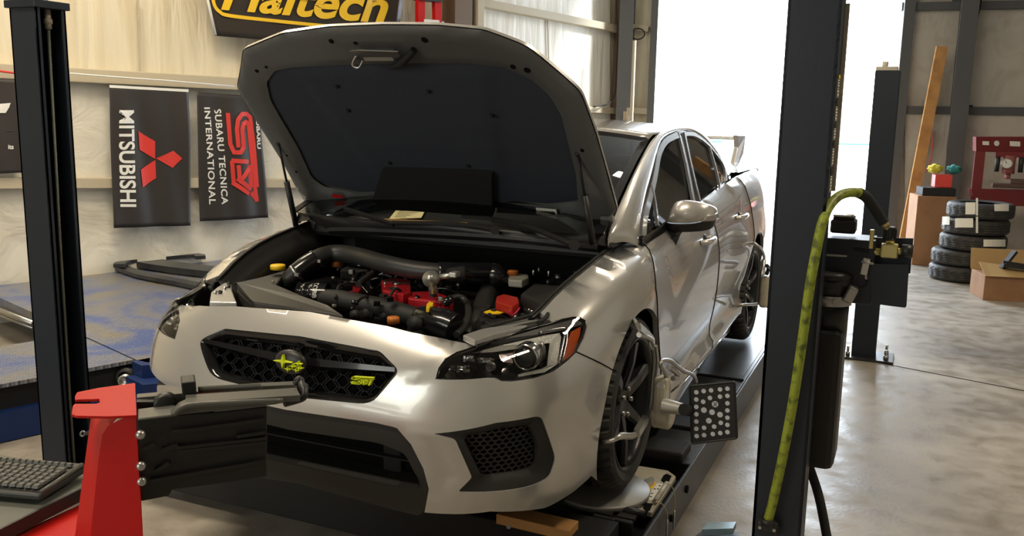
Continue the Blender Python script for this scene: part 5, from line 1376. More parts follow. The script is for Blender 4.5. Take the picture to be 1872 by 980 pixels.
# air hose
HO = empty('air_hose', tuple(P(1405, 955, y=-.63)), 'yellow-green air hose looping from the floor end of the near post up to the regulator', 'hose')
hp = [(1404, 952, -.63), (1417, 900, -.635), (1434, 820, -.64), (1452, 720, -.64), (1467, 620, -.64), (1481, 520, -.64), (1492, 460, -.63), (1502, 412, -.61), (1515, 379, -.57), (1533, 359, -.52), (1553, 352, -.48), (1572, 353, -.45)]
mb = MB(); mb.tube([P(u, v, y=y) for u, v, y in hp], .0135, 16, res=6); prt('hose_run', 'hose', mb, HO)
hq = [(1570, 352.5, -.452), (1583, 360, -.43), (1596, 377, -.41), (1608, 396, -.39), (1616, 408, -.385)]
mb = MB(); mb.tube([P(u, v, y=y) for u, v, y in hq], .0155, 16, res=6); prt('hose_sleeve', 'matte_black', mb, HO)
mb = MB(); mb.cyl(P(1613, 402, y=-.387), P(1621, 415, y=-.38), .014, .011, n=6).cyl(P(1620, 413, y=-.38), P(1625, 422, y=-.375), .008); prt('hose_fitting', 'brass', mb, HO)
hb = P(1404, 962, y=-.62); mb = MB(); mb.box(hb, (.060, .035, .040), bev=.010).cyl(hb+V(0, -.012, .012), hb+V(0, -.012, .028), .020); prt('hose_anchor', 'satin_black', mb, HO)
mb = MB()
for s in(-1, 1): mb.cyl(hb+V(.02*s, -.018, .0), hb+V(.02*s, -.022, .0), .005, n=8)
mb.split('anchor_screw', M['steel'], HO)
# rear post
RP = empty('lift_post', (1.55, 3.56, 0), 'tall black rear lift post bolted to the floor beyond the car', 'lift post')
mb = MB(); mb.box((1.552, 3.56, 1.0), (.16, .14, 2.0), bev=.006); prt('upright', 'post', mb, RP)
mb = MB(); mb.box((1.57, 3.56, .008), (.36, .28, .016), bev=.002); prt('base_plate', 'ramp', mb, RP)
mb = MB(); mb.box((1.545, 3.56, 2.01), (.14, .12, .03), bev=.003).cyl((1.53, 3.56, 2.0), (1.53, 3.56, 2.06), .02); prt('post_cap', 'cream', mb, RP)
for dx, dy in((.13, -.08), (.13, .08), (-.12, -.08)):
    mb = MB(); mb.cyl((1.57+dx, 3.56+dy, .016), (1.57+dx, 3.56+dy, .045), .016, n=6).cyl((1.57+dx, 3.56+dy, .04), (1.57+dx, 3.56+dy, .085), .009); prt('anchor_bolt', 'steel', mb, RP)
RL = empty('lift_post', (-1.55, 3.56, 0), 'black rear lift post hidden behind the car and bonnet', 'lift post') if False else None

# ------------------------------------------------------------------ wheel clamps with sensor targets
WC = empty('wheel_clamp', (.95, 0, .6), 'aluminium alignment clamp with a dotted target gripping the near front wheel', 'wheel clamp')
cx = .935
def cp_(u, v, x=cx): return P(u, v, x=x)
mb = MB(); mb.tube([cp_(1193, 628), cp_(1196, 660), cp_(1193, 700), cp_(1190, 735), cp_(1183, 765), cp_(1172, 785)], .009, 10, res=5); mb.tube([cp_(1199, 632, .95), cp_(1202, 665, .95), cp_(1199, 700, .95), cp_(1193, 750, .95)], .006, 10, res=5); prt('clamp_bar', 'alu', mb, WC)
mb = MB(); q = [cp_(1195, 627), cp_(1190, 618), cp_(1178, 606), cp_(1166, 596), cp_(1159, 587, .88)]; mb.bar(q, .030, .010, up=(1, 0, .3), res=4); mb.tube([cp_(1168, 612, .93), cp_(1182, 616), cp_(1192, 622)], .010, 10, res=4); mb.tube([cp_(1186, 625), cp_(1190, 636), cp_(1195, 640)], .005, 8, res=4); prt('upper_claw', 'alu', mb, WC)
mb = MB(); mb.bar([cp_(1180, 766), cp_(1170, 783), cp_(1164, 792)], .03, .022, up=(1, 0, 0), res=3); mb.tube([cp_(1167, 790), cp_(1155, 797, .925), cp_(1135, 797, .92), cp_(1122, 804, .905), cp_(1107, 808, .88), cp_(1092, 806, .80)], [.010, .012, .013, .008, .007, .006], 10, res=5); prt('lower_claw', 'alu', mb, WC)
mb = MB(); bc = cp_(1208, 748, .985); mb.box(bc+V(0, 0, .03), (.045, .085, .16), bev=.016).lathe(bc+V(.02, .01, -.02), (1, -.1, 0), [(-.04, .055), (.012, .055), (.018, .050), (.020, .03), (.020, 0)], 32).box(bc+V(.0, -.0, .10), (.05, .06, .05), bev=.008); prt('clamp_body', 'cream', mb, WC)
mb = MB(); mb.cyl(cp_(1207, 705, 1.02), cp_(1207, 705, 1.028), .012); prt('body_screw', 'steel', mb, WC)
mb = MB(); mb.tube([cp_(1220, 735, 1.0), cp_(1222, 700, 1.0), cp_(1215, 680, 1.0), cp_(1208, 668, 1.0), cp_(1212, 659, 1.0), cp_(1226, 660, 1.0), cp_(1238, 670, 1.0), cp_(1251, 679, 1.0), cp_(1264, 684, 1.0), cp_(1270, 690, 1.0), cp_(1273, 698, 1.0)], [.010, .009, .008, .008, .008, .008, .0085, .008, .008, .008, .007], 12, res=5); prt('clamp_lever', 'steel', mb, WC)
mb = MB(); mb.tube([cp_(1222, 672, .99), cp_(1232, 678, .99), cp_(1240, 688, .99), cp_(1230, 692, .99)], .010, 10, res=4); prt('clamp_hook', 'steel', mb, WC)
a, b_ = cp_(1212, 742, 1.0), cp_(1256, 749, 1.09); mb = MB(); mb.lathe(a, (b_-a), [(0, .030), (.03, .026), ((b_-a).length*.8, .020), ((b_-a).length, .018)], 16); prt('target_arm', 'alu', mb, WC)
mb = MB(); mb.cyl(cp_(1250, 749, 1.085), cp_(1264, 750, 1.10), .022); prt('arm_collar', 'matte_black', mb, WC)
TG = empty('alignment_target', tuple(P(1304, 755, y=-.05)), 'square black target board with white dots held out on the near front wheel clamp', 'target board')
ty = lambda u, v, o=0.0: P(u, v, y=-.05+o)
bq = [ty(*p) for p in rnd_poly([(1260.5, 706), (1343, 698), (1347.5, 801), (1265, 811)], 4)]
mb = MB(); mb.prism(bq, V(0, .014, 0)); tb_ = prt('board', 'satin_black', mb, TG)
mb = MB(); qq = bq+[bq[0]]; mb.tube(qq, .004, 8, cap=False); prt('board_rim', 'plastic', mb, tb_)
M['dot'] = mat('target_dot', (.62, .64, .68), .5)
dots = [(614, 453, 12), (653, 447, 12), (692, 443, 12), (739, 438, 12), (778, 434, 12), (614, 491, 12), (650, 503, 12), (686, 483, 12), (739, 476, 12), (778, 472, 12), (614, 530, 12), (713, 516, 17), (778, 511, 12), (614, 569, 12), (654, 547, 15), (697, 558, 15), (739, 571, 15), (778, 549, 12), (614, 607, 12), (680, 603, 15), (743, 614, 12), (778, 587, 12), (614, 645, 12), (655, 640, 12), (708, 634, 12), (778, 625, 12), (616, 684, 12), (655, 679, 12), (701, 673, 12), (740, 668, 12), (778, 663, 12)]
for x_, y_, r_ in dots:
    c = ty(1060+x_/2.883, 560+y_/2.883); e = ty(1060+(x_+r_)/2.883, 560+y_/2.883); mb = MB(); mb.cyl(c-V(0, .0012, 0), c+V(0, .001, 0), (e-c).length, n=22); prt('dot', 'dot', mb, tb_)
c = ty(1060+713/2.883, 560+516/2.883, -.002); mb = MB()
for s in(-1, 1): mb.bar([c+V(-.006, 0, -.008*s), c+V(.006, 0, .008*s)], .002, .001, up=(0, 1, 0))
prt('cross_mark', 'satin_black', mb, tb_)
WR_ = empty('wheel_clamp', (.96, 2.65, .58), 'aluminium alignment clamp on the rear wheel, partly behind the near post', 'wheel clamp')
rx = .95; rp = lambda u, v, x=rx: P(u, v, x=x)
mb = MB(); mb.tube([rp(1376, 444, .90), rp(1386, 450), rp(1394, 460), rp(1397, 476), rp(1392, 505), rp(1391, 540)], .009, 10, res=5); mb.tube([rp(1396, 474), rp(1394, 520), rp(1389, 556)], .014, 8); prt('clamp_bar', 'alu', mb, WR_)
mb = MB(); mb.tube([rp(1390, 552), rp(1383, 556), rp(1362, 557), rp(1340, 559, .88)], .009, 10, res=4); prt('lower_claw', 'alu', mb, WR_)
mb = MB(); mb.box(rp(1398, 532, .985), (.05, .10, .20), bev=.016).lathe(rp(1400, 548, .99), (1, 0, 0), [(-.03, .05), (.03, .05), (.034, 0)], 24); prt('clamp_body', 'cream', mb, WR_)
mb = MB(); mb.tube([rp(1402, 500, 1.0), rp(1405, 490, 1.0), rp(1402, 486, 1.02)], .012, 10, res=4); prt('clamp_lever', 'satin_black', mb, WR_)

# ------------------------------------------------------------------ rear wing of the car
mb = MB(); q = [P(1340, 256, y=3.30)]; zt = q[0].z
sec = [(0, .0), (.02, .016), (.10, .022), (.24, .004), (.24, -.004), (.10, .004), (.02, -.008)]
vs = []
for x in(-.60, 0, .60): vs += [V(x, 3.25+a, zt+b+.01) for a, b in sec]
n = len(sec); mb.add(vs, [(j*n+i, j*n+(i+1) % n, (j+1)*n+(i+1) % n, (j+1)*n+i) for j in range(2) for i in range(n)]); wing = mb.build('rear_wing', M['paint'], CAR)
for s in(-1, 1):
    mb = MB(); mb.prism([V(.60*s, 3.22, zt+.035), V(.61*s, 3.50, zt+.03), V(.60*s, 3.52, zt-.10), V(.585*s, 3.36, zt-.20), V(.585*s, 3.22, zt-.20), V(.60*s, 3.28, zt-.05)], V(.03*s, 0, 0)); mb.build('wing_stand', M['paint'], wing, bevel=.004)
# ------------------------------------------------------------------ banners on the left wall
def rip(q, z, seed): return (.012*sin(q*11+seed)+.008*sin(q*23+z*2.5+seed*2)+.006*sin(z*5+q*4))*(.35 if seed == .4 else 1)
def wall_cloth(name, px, seed, label, m, nx=26, ny=30, off=.165, group=None):
    """px: TL TR BR BL in the photo"""
    c = [on_left(*p) for p in px]
    def f(s, t, o=0.0):
        p = (c[0]*(1-s)+c[1]*s)*(1-t)+(c[3]*(1-s)+c[2]*s)*t; return p+LN*(off+o+rip((p-CN).dot(LT), p.z, seed)*min(1, t*3+.2))
    E = empty(name, tuple(f(.5, 0)), label, 'banner', group)
    mb = MB(); mb.add([f(i/nx, j/ny) for j in range(ny+1) for i in range(nx+1)], [(j*(nx+1)+i, j*(nx+1)+i+1, (j+1)*(nx+1)+i+1, (j+1)*(nx+1)+i) for j in range(ny) for i in range(nx)], True)
    cl = mb.build('cloth', m, E, solid=.002)
    def on(u, v, o=.004):
        p = on_left(u, v); return p+LN*(off+o+rip((p-CN).dot(LT), p.z, seed))
    return E, cl, f, on
M['cloth'] = mat('black_polyester', (.028, .024, .022), .55)
M['vinyl'] = mat('banner_vinyl', (.035, .028, .022), .28)
M['cred'] = mat('banner_red', (.62, .04, .03), .55)
M['cwhite'] = mat('banner_white', (.72, .72, .68), .6)
M['cyel'] = mat('banner_yellow', (.80, .50, .02), .4)
def vtext(body, m, u0, u1, v0, v1, on, parent, bold=.03, du=0.0, name='lettering', o=.005, spacing=1.0):
    """text running down the banner; letters stand towards the right"""
    t = text_mesh(name, body, m, (0, 0, 0), (1, 0, 0), (0, 1, 0), width=v1-v0, height=u1-u0, thick=0, parent=parent, bold=bold, warp=lambda x, y: on(u0+y+du*x/(v1-v0), v0+x, o), spacing=spacing)
    return t
E1, cl1, f1, on1 = wall_cloth('wall_banner', [(184, 156), (327, 164), (332, 409), (191, 413)], 1.0, 'black banner with white downward lettering and three red diamonds on the left wall', M['cloth'])
vtext('MITSUBISHI', M['cwhite'], 200, 229, 201, 375, on1, cl1, bold=.022, du=3)
for dm in(((237.8, 239), (267.8, 257), (268.6, 289), (240, 272)), ((270, 288), (300, 274), (316, 288), (299, 305)), ((242, 308.5), (269, 291), (270.8, 323.5), (245.5, 340.6))):
    mb = MB(); k = 4; g = [on1(*( (np.array(dm[0])*(1-i/k)+np.array(dm[1])*i/k)*(1-j/k)+(np.array(dm[3])*(1-i/k)+np.array(dm[2])*i/k)*j/k ), .006) for j in range(k+1) for i in range(k+1)]
    mb.add(g, [(j*(k+1)+i, j*(k+1)+i+1, (j+1)*(k+1)+i+1, (j+1)*(k+1)+i) for j in range(k) for i in range(k)]); mb.build('diamond', M['cred'], cl1)
mb = MB(); mb.bar([f1(i/12, .008, .003) for i in range(13)], .004, .022); mb.build('white_header', M['cwhite'], E1)
E2, cl2, f2, on2 = wall_cloth('wall_banner', [(343, 168), (456, 176), (474, 395), (351, 402)], 2.3, 'black banner with a red interlocking emblem, partly behind the bonnet', M['cloth'])
vtext('INTERNATIONAL', M['cwhite'], 356, 367, 196, 371, on2, cl2, bold=.02, du=11, spacing=1.1)
vtext('SUBARU TECNICA', M['cwhite'], 375, 387, 199, 371, on2, cl2, bold=.02, du=13, spacing=1.1)
vtext('SUBARU', M['cwhite'], 451, 457, 210, 271, on2, cl2, bold=.03, du=3)
mb = MB(); mb.tube([on2(453+4*cos(t), 198+9*sin(t), .006) for t in [2*pi*i/20 for i in range(21)]], .003, 6, cap=False)
for x_, y_ in((451, 195), (454, 198), (452, 201), (455, 202), (454, 194)): mb.cyl(on2(x_, y_, .004), on2(x_, y_, .008), .005, n=6)
mb.build('oval_emblem', M['cwhite'], cl2)
st = [[(0, .02), (.52, .02), (.60, .06), (.60, .13), (.55, .17)], [(.0, .02), (.0, .0)], [(.40, .94), (.40, .40)], ]
# red interlocking mark, drawn in photo coordinates down the banner
strokes = [[(398, 206), (402, 262), (408, 277), (420, 277), (426, 268), (424, 236), (427, 226), (433, 222), (438, 228), (449, 340), (453, 366)], [(416, 268), (413, 236), (416, 218), (425, 208), (434, 208), (441, 214), (447, 262), (453, 340)],
           [(404, 292), (436, 294)], [(405, 292), (409, 335)], [(416, 300), (419, 330), (437, 306)], [(406, 331), (437, 352)], [(438, 300), (441, 340)], [(414, 324), (441, 344)], [(441, 350), (452, 362)]]
mb = MB()
for s_ in strokes:
    pts = dens(s_, 4, closed=False); mb.bar([on2(u, v, .006) for u, v in pts], .040, .004, up=LN)
mb.build('red_emblem', M['cred'], cl2)
E3, cl3, f3, on3 = wall_cloth('wall_banner', [(-110, 140), (20, 147), (30, 313), (-105, 318)], 3.1, 'black banner cut by the left edge of the picture, left of the lift post', M['cloth'])
vt = text_mesh('lettering', 'its', M['cwhite'], (0, 0, 0), (1, 0, 0), (0, 1, 0), width=10, height=8, thick=0, parent=cl3, bold=.03, warp=lambda x, y: on3(0+x, 271-y, .005))
mb = MB(); mb.prism([on3(*p, .005) for p in((-20, 190), (5, 188), (2, 196), (-4, 206), (-20, 206))], LN*.001); mb.build('white_letter', M['cwhite'], cl3)
mb = MB(); mb.bar([on3(-60, 236, .005), on3(12, 238, .005)], .004, .002, up=LN); mb.build('thin_line', mat('dark_grey_print', (.06, .06, .06), .6), cl3)
# big vinyl banner at the top
E4, cl4, f4, on4 = wall_cloth('wall_banner', [(340, -100), (722, -60), (705, 95), (374, 67)], .4, 'glossy black vinyl banner with big yellow lettering hung high on the left wall', M['vinyl'], 30, 14, off=.18)
def hx(x, y): return on4(384+x*1.0, 21+x*.083-y-.0*x, .014)
text_mesh('lettering', 'Haltech', M['cyel'], (0, 0, 0), (1, 0, 0), (0, 1, 0), width=304, height=62, thick=0, parent=cl4, bold=.025, shear=.3, warp=hx)
mb = MB(); bl = [(375, -60), (369, -10), (372, 12), (382, 24), (400, 31), (480, 40), (560, 48), (640, 55), (700, 60)]; mb.bar([on4(*p, .012) for p in bl], .030, .004, up=LN, res=6); mb.build('yellow_border', M['cyel'], cl4)
mb = MB(); mb.tube([on4(344, -90, .01), on4(359, 0, .01), on4(374, 66, .01)], .012, 8); mb.build('edge_rope', M['cwhite'], E4)
# bungee cord and hooks
mb = MB(); mb.tube([on_left(u, v, .17) for u, v in((128, 134), (200, 140), (300, 147), (430, 158))], .006, 8); _wc = mb.build('string_line', M['cwhite']); tag(_wc, 'thin white cord strung along the wall beam above the banners', 'cord')
mb = MB(); mb.tube([on_left(u, v, .17) for u, v in((-60, 124), (0, 130), (30, 134), (60, 136))], .008, 8); tag(mb.build('wall_strap', M['cred']), 'red strap running along the wall beam at the left edge', 'strap')

# ------------------------------------------------------------------ red step ladder
LD = empty('step_ladder', tuple(on_left(783, 45, .3)), 'red fibreglass step ladder behind the bonnet against the left wall', 'ladder')
def lw(u, v, o=.30): return on_left(u, v, o)
for a, b_ in(((768, -140), (768, 130)), ((795, -140), (801, 130))):
    mb = MB(); mb.bar([lw(*a), lw(*b_)], .05, .09, up=LT); mb.build('rail', M['redp'], LD)
mb = MB(); mb.bar([lw(762, -4), lw(802, 0)], .10, .05); mb.build('top_cap', M['satin_black'], LD)
mb = MB(); mb.bar([lw(774, 42, .27), lw(806, 44, .27)], .10, .05); mb.build('step', M['alu'], LD)
mb = MB(); mb.prism([lw(u, v, .36) for u, v in((775, 35), (803, 37), (803, 43), (775, 41))], LN*.002); mb.build('ladder_label', M['cwhite'], LD)

# ------------------------------------------------------------------ blue dynamometer deck on the left
m = bpy.data.materials.new('diamond_plate'); m.use_nodes = True; nt = m.node_tree; b = nt.nodes['Principled BSDF']; b.inputs['Metallic'].default_value = .35; b.inputs['Roughness'].default_value = .36
tc = nt.nodes.new('ShaderNodeTexCoord'); mp = nt.nodes.new('ShaderNodeMapping'); mp.inputs['Rotation'].default_value = (0, 0, rad(20)); nt.links.new(tc.outputs['Object'], mp.inputs[0])
nz = nt.nodes.new('ShaderNodeTexNoise'); nz.inputs['Scale'].default_value = 1.6; nz.inputs['Detail'].default_value = 7; nz.inputs['Distortion'].default_value = 1.5; nt.links.new(mp.outputs[0], nz.inputs['Vector'])
cr = nt.nodes.new('ShaderNodeValToRGB'); e = cr.color_ramp.elements; e[0].position = .36; e[0].color = (.10, .15, .36, 1); e[1].position = .66; e[1].color = (.27, .25, .20, 1); x_ = cr.color_ramp.elements.new(.5); x_.color = (.21, .23, .31, 1)
nt.links.new(nz.outputs[0], cr.inputs[0]); nt.links.new(cr.outputs[0], b.inputs['Base Color'])
# raised studs: two waves multiplied
sep = nt.nodes.new('ShaderNodeSeparateXYZ'); nt.links.new(mp.outputs[0], sep.inputs[0])
def mth(op, a_, b2=None):
    n = nt.nodes.new('ShaderNodeMath'); n.operation = op
    for i, q in enumerate((a_, b2)):
        if q is None: continue
        if isinstance(q, (int, float)): n.inputs[i].default_value = q
        else: nt.links.new(q, n.inputs[i])
    return n.outputs[0]
wx = mth('SINE', mth('MULTIPLY', sep.outputs[0], 150)); wy = mth('SINE', mth('MULTIPLY', sep.outputs[1], 150)); pr_ = mth('MAXIMUM', mth('MULTIPLY', wx, wy), 0.0)
bp = nt.nodes.new('ShaderNodeBump'); bp.inputs['Strength'].default_value = .8; bp.inputs['Distance'].default_value = .012; nt.links.new(pr_, bp.inputs['Height']); nt.links.new(bp.outputs[0], b.inputs['Normal'])
M['dplate'] = m
M['blue'] = mat('blue_steel', (.012, .035, .14), .4, .2)
DB = P(248, 657, z=.3)
def dy(s, t, z=.3): p = DB+LT*s+LN*t; p.z = z; return p
DY = empty('dynamometer', tuple(dy(1, -1, 0)), 'blue steel rolling road deck on the floor between the car and the left wall', 'dynamometer')
mb = MB(); mb.prism([dy(.0, -2.9), dy(.0, .02), dy(.02, .10), dy(.5, .36), dy(1.2, .36), dy(3.6, -.42), dy(3.6, -2.0), dy(1.6, -2.9)], V(0, 0, -.05)); prt('rear_deck', 'dplate', mb, DY)
mb = MB(); mb.prism([dy(-4, -.78), dy(-4, 0), dy(-.012, 0), dy(-.012, -.78)], V(0, 0, -.02)); prt('front_plate', 'dplate', mb, DY)
mb = MB(); mb.prism([dy(-4, -.10, .28), dy(-4, -.05, .28), dy(.1, -.05, .28), dy(.1, -.10, .28)], V(0, 0, -.13)); prt('side_channel', 'matte_black', mb, DY)
mb = MB(); mb.prism([dy(-4, -.12, .155), dy(-4, .01, .155), dy(-.15, .01, .155), dy(-.15, -.12, .155)], V(0, 0, -.15)); prt('base_beam', 'blue', mb, DY)
mb = MB(); mb.prism([dy(-4, -1.35, .02), dy(-4, -.80, .02), dy(-.02, -.80, .02), dy(-.02, -1.35, .02)], V(0, 0, -.02)); prt('floor_tray', 'matte_black', mb, DY)
mb = MB(); mb.cyl(P(-60, 545, z=.30), P(62, 592, z=.30), .018).cyl(P(-60, 552, z=.26), P(62, 600, z=.26), .012); mb.split('roller_shaft', M['steel'], DY)
mb = MB(); mb.prism([dy(-.03, .02, .30), dy(-.03, .14, .30), dy(.10, .20, .30), dy(.20, .16, .30), dy(.10, .02, .30)], V(0, 0, -.16)); mb.prism([dy(-.08, .05, .23), dy(-.08, .26, .23), dy(.25, .40, .23), dy(.25, .05, .23)], V(0, 0, -.20)); mb.split('end_bracket', M['blue'], DY)
mb = MB(); c = P(226, 697, z=.20); mb.lathe(c, LN-LT*1.0, [(-.06, .034), (0, .034), (.004, .026), (-.01, .022), (-.01, 0)], 24); prt('caster_hub', 'steel', mb, DY)
mb = MB(); mb.lathe(P(229, 694, z=.21)-LN*.02, LN-LT*1.0, [(-.06, .03), (-.05, .052), (-.02, .052), (-.015, .036)], 24); prt('caster_tyre', 'tyre', mb, DY)
mb = MB(); mb.bar([P(u, v, z=.37) for u, v in((218, 486), (232, 478), (300, 471), (358, 467), (366, 471))], .09, .03, res=2); prt('chock_rail', 'ramp', mb, DY)
mb = MB(); mb.bar([P(u, v, z=.33) for u, v in((218, 488), (260, 503), (330, 516), (385, 528))], .10, .03, res=2); mb.bar([P(u, v, z=.34) for u, v in((270, 481), (330, 490), (400, 498))], .22, .05, res=2); mb.split('chock_roller', M['ramp'], DY)
# small details under: bright tray edge beside it
# ------------------------------------------------------------------ tyres by the door wall
TY = []
base = P(1767, 511, z=0); x0, y0 = base.x, base.y
offs = [(-.055, 0), (-.045, .01), (.02, 0), (.03, 0), (.06, 0)]
rn = random.Random(5); zc = 0
names = ['bottom tyre of the stack of five, with a white strap', 'second tyre from the bottom of the stack, strap on its right', 'middle tyre of the stack, long white label at right', 'second tyre from the top of the stack, two white labels', 'top tyre of the stack, white label at its front']
HT_ = .168
for k in range(5):
    c = V(x0+offs[k][0]*1.0, y0+offs[k][1], HT_*(k+.5)); E = empty('stacked_tyre', tuple(c), names[k], 'tyre', 'tyres stacked by the far wall')
    mb = MB(); tyre_mesh(mb, c, .325, HT_-.012, V(0, 0, 1), r_in=.215, n=120); prt('casing', 'tyre', mb, E, auto=25)
    def lab_(u0, u1, v0, v1, nm='label', m_='label'):
        vs = []; kx = 5
        for v in(v0, v1):
            for i in range(kx+1):
                d = Vector(ray(u0+(u1-u0)*i/kx, v)); d2 = V(d.x, d.y, 0); o_ = V(CAM[0], CAM[1], 0)-V(c.x, c.y, 0); A_ = d2.dot(d2); B_ = 2*o_.dot(d2); C_ = o_.dot(o_)-.334**2; disc = max(0, B_*B_-4*A_*C_); t = (-B_-math.sqrt(disc))/(2*A_); vs.append(Vector(CAM)+d*t)
        mb = MB(); mb.add(vs, [(i, i+1, kx+2+i, kx+1+i) for i in range(kx)]); return mb.build(nm, M[m_], E, solid=.003)
    if k == 4: lab_(1765, 1783, 370, 392); lab_(1818, 1844, 373, 386)
    if k == 3: lab_(1746, 1779, 399, 416); lab_(1723, 1736, 396, 411)
    if k == 2: lab_(1798, 1838, 438, 451)
    if k in(1, 0): lab_(1781, 1785, 462 if k else 490, 491 if k else 521, 'strap', 'cwhite')
    if k in(4, 3): lab_(1784, 1788, 362 if k == 4 else 396, 394 if k == 4 else 426, 'strap', 'cwhite')
# cardboard boxes
def boxat(name, label, cat, c, d, rz, m='cardb', group=None, bev=.004):
    E = empty(name, tuple(c), label, cat, group); mb = MB(); mb.box(c, d, Matrix.Rotation(rz, 3, 'Z'), bev=bev); prt('carton', m, mb, E); return E
b0 = P(1668, 484, z=0); rz = math.atan2(DT.y, DT.x); R3 = Matrix.Rotation(rz, 3, 'Z')
tall = b0+R3@V(.20, .20, 0); tall_h = D(1675, 356, (b0-Vector(CAM)).dot(Vector(FWD))).z
TB = boxat('cardboard_box', 'tall brown cardboard box standing left of the tyre stack', 'box', V(tall.x, tall.y, tall_h/2), (.42, .40, tall_h), rz)
for f_ in(.36, .66, .86):
    mb = MB(); q = R3@V(0, -.202, 0); mb.box((tall.x+q.x-.02, tall.y+q.y, tall_h*f_), (.36, .003, .018), R3); prt('tape_strip', mat('clear_tape', (.42, .30, .20), .25) if 'clear_tape' not in bpy.data.materials else bpy.data.materials['clear_tape'], mb, TB)
tz = tall_h; mb = MB(); q = V(tall.x, tall.y, 0)+R3@V(.02, -.03, 0); mb.box((q.x, q.y, tz+.048), (.36, .30, .094), R3, bev=.006)
bk = tag(mb.build('flat_box', M['matte_black']), 'flat black box on top of the tall cardboard box', 'box')
q = q+R3@V(.05, -.02, 0); z1 = tz+.095; mb = MB(); mb.box((q.x, q.y, z1+.075), (.19, .15, .15), R3, bev=.01); rb = tag(mb.build('red_tub', mat('red_tub', (.75, .06, .05), .3, 0, .5)), 'small red tub on the flat black box', 'tub')
mb = MB(); rn = random.Random(2)
def rag(name, c, m, label, s0):
    mb = MB(); rr = random.Random(s0); bm = bmesh.new(); bmesh.ops.create_icosphere(bm, subdivisions=3, radius=1)
    for v in bm.verts: n_ = v.co.normalized(); v.co = V(v.co.x*.075, v.co.y*.08, v.co.z*.05)*(1+.25*sin(n_.x*7+s0)*cos(n_.y*6+s0)+.18*sin(n_.z*9+n_.x*5))
    mb.add([c+v.co for v in bm.verts], [[v.index for v in f.verts] for f in bm.faces], True); bm.free(); return tag(mb.build(name, m), label, 'rag')
rag('shop_rag', V(q.x-.085, q.y-.03, z1+.215), mat('yellow_cloth', (.62, .55, .06), .8), 'crumpled yellow rag on the red tub', 1.0)
rag('shop_rag', V(q.x+.115, q.y+.0, z1+.212), mat('teal_cloth', (.03, .20, .18), .8), 'crumpled teal rag on the right of the red tub', 4.0)
f0 = P(1797, 549, z=0); fb = f0+R3@V(.35, .22, 0); fh = .235
FB = boxat('cardboard_box', 'low open cardboard box in front of the tyre stack at the right edge', 'box', V(fb.x, fb.y, fh/2), (.70, .42, fh), rz)
mb = MB(); top = V(fb.x, fb.y, fh); mb.prism([top+R3@V(-.36, -.24, .0), top+R3@V(-.36, -.02, .10), top+R3@V(.40, -.0, .03), top+R3@V(.40, -.24, -.0)], V(0, 0, .006)); mb.prism([top+R3@V(-.36, .21, 0), top+R3@V(.36, .21, 0), top+R3@V(.36, .26, .20), top+R3@V(-.36, .26, .20)], V(0, .006, 0)); mb.split('box_flap', mat('cardboard_pale', (.42, .28, .12), .8), FB)
mb = MB(); mb.bar([top+R3@V(-.18, -.10, .06), top+R3@V(-.05, -.02, .22)], .05, .03).bar([top+R3@V(-.18, -.12, .10), top+R3@V(.28, -.16, .05)], .08, .03, res=0).bar([top+R3@V(-.18, -.12, .13), top+R3@V(.25, -.16, .08)], .03, .02); tag(mb.build('wiper_assembly', M['satin_black']), 'black angled metal part lying on the open cardboard box', 'car part')
# lumber leaning on the column
l0, l1 = P(1656, 436, z=.0), on_door(1722, 80, .30)
lz = D(1655, 432, (Vector(b0)-Vector(CAM)).dot(Vector(FWD))+.9); lz0 = V(lz.x, lz.y, 0); top_ = on_door(1722, 85, .35)
dirn = (top_-lz).normalized(); lo = lz-dirn*(lz.z/dirn.z); 
mb = MB(); mb.bar([lo, top_], .13, .045, up=DN); tag(mb.build('lumber_plank', M['wood']), 'long yellow lumber plank leaning against the steel column right of the door', 'plank')
mb = MB(); cb0 = on_door(1707, 240, .40); mb.tube([cb0, cb0-V(0, 0, .35), cb0-V(0, 0, .5)-DT*.04], .006, 6); tag(mb.build('jumper_lead', M['cred']), 'short red lead hanging behind the leaning plank', 'lead')
mb = MB(); mb.tube([on_door(u, v, .2) for u, v in((1795, -60), (1792, 10), (1772, 80), (1760, 140), (1754, 180), (1764, 192), (1778, 194))], .012, 8, res=5); tag(mb.build('hanging_cable', M['matte_black']), 'dark cable looping down the wall right of the steel column', 'cable')
mb = MB(); mb.tube([on_left(u, v, .22) for u, v in((1126, -60), (1127, 20), (1129, 60), (1127, 120), (1124, 170), (1112, 190), (1085, 195))], .010, 8, res=5); tag(mb.build('hanging_cable', M['matte_black']), 'grey cable running down beside the corner column left of the door', 'cable')
mb = MB(); q = on_door(1150, 190, .42)
for i in range(3): mb.cyl((q.x+.08*i-.06, q.y, 0), (q.x+.08*i-.06, q.y, q.z+.03*(i % 2)), .03)
tag(mb.build('pipe_lengths', M['cwhite']), 'white pipes standing in the corner left of the door', 'pipes') if False else None
for i, dz in enumerate((0, .05, .9)):
    mb = MB(); b_ = on_door(1143+6*i, 200, .40+.03*i); mb.cyl((b_.x, b_.y, 0), (b_.x, b_.y, 1.72+dz), .024); tag(mb.build('pipe_length', M['girt']), ['left pale pipe standing in the corner by the door', 'middle pale pipe standing in the corner by the door', 'tallest thin pipe in the corner by the door'][i], 'pipe', 'pipes standing in the corner')
mb = MB(); c = on_door(1166, 62, .14); mb.tube([c+DT*.09*cos(t)+V(0, 0, .07*sin(t)) for t in [2*pi*i/20 for i in range(21)]], .008, 6, cap=False); tag(mb.build('wire_coil', M['matte_black']), 'small coil of dark wire hung by the door jamb', 'wire')
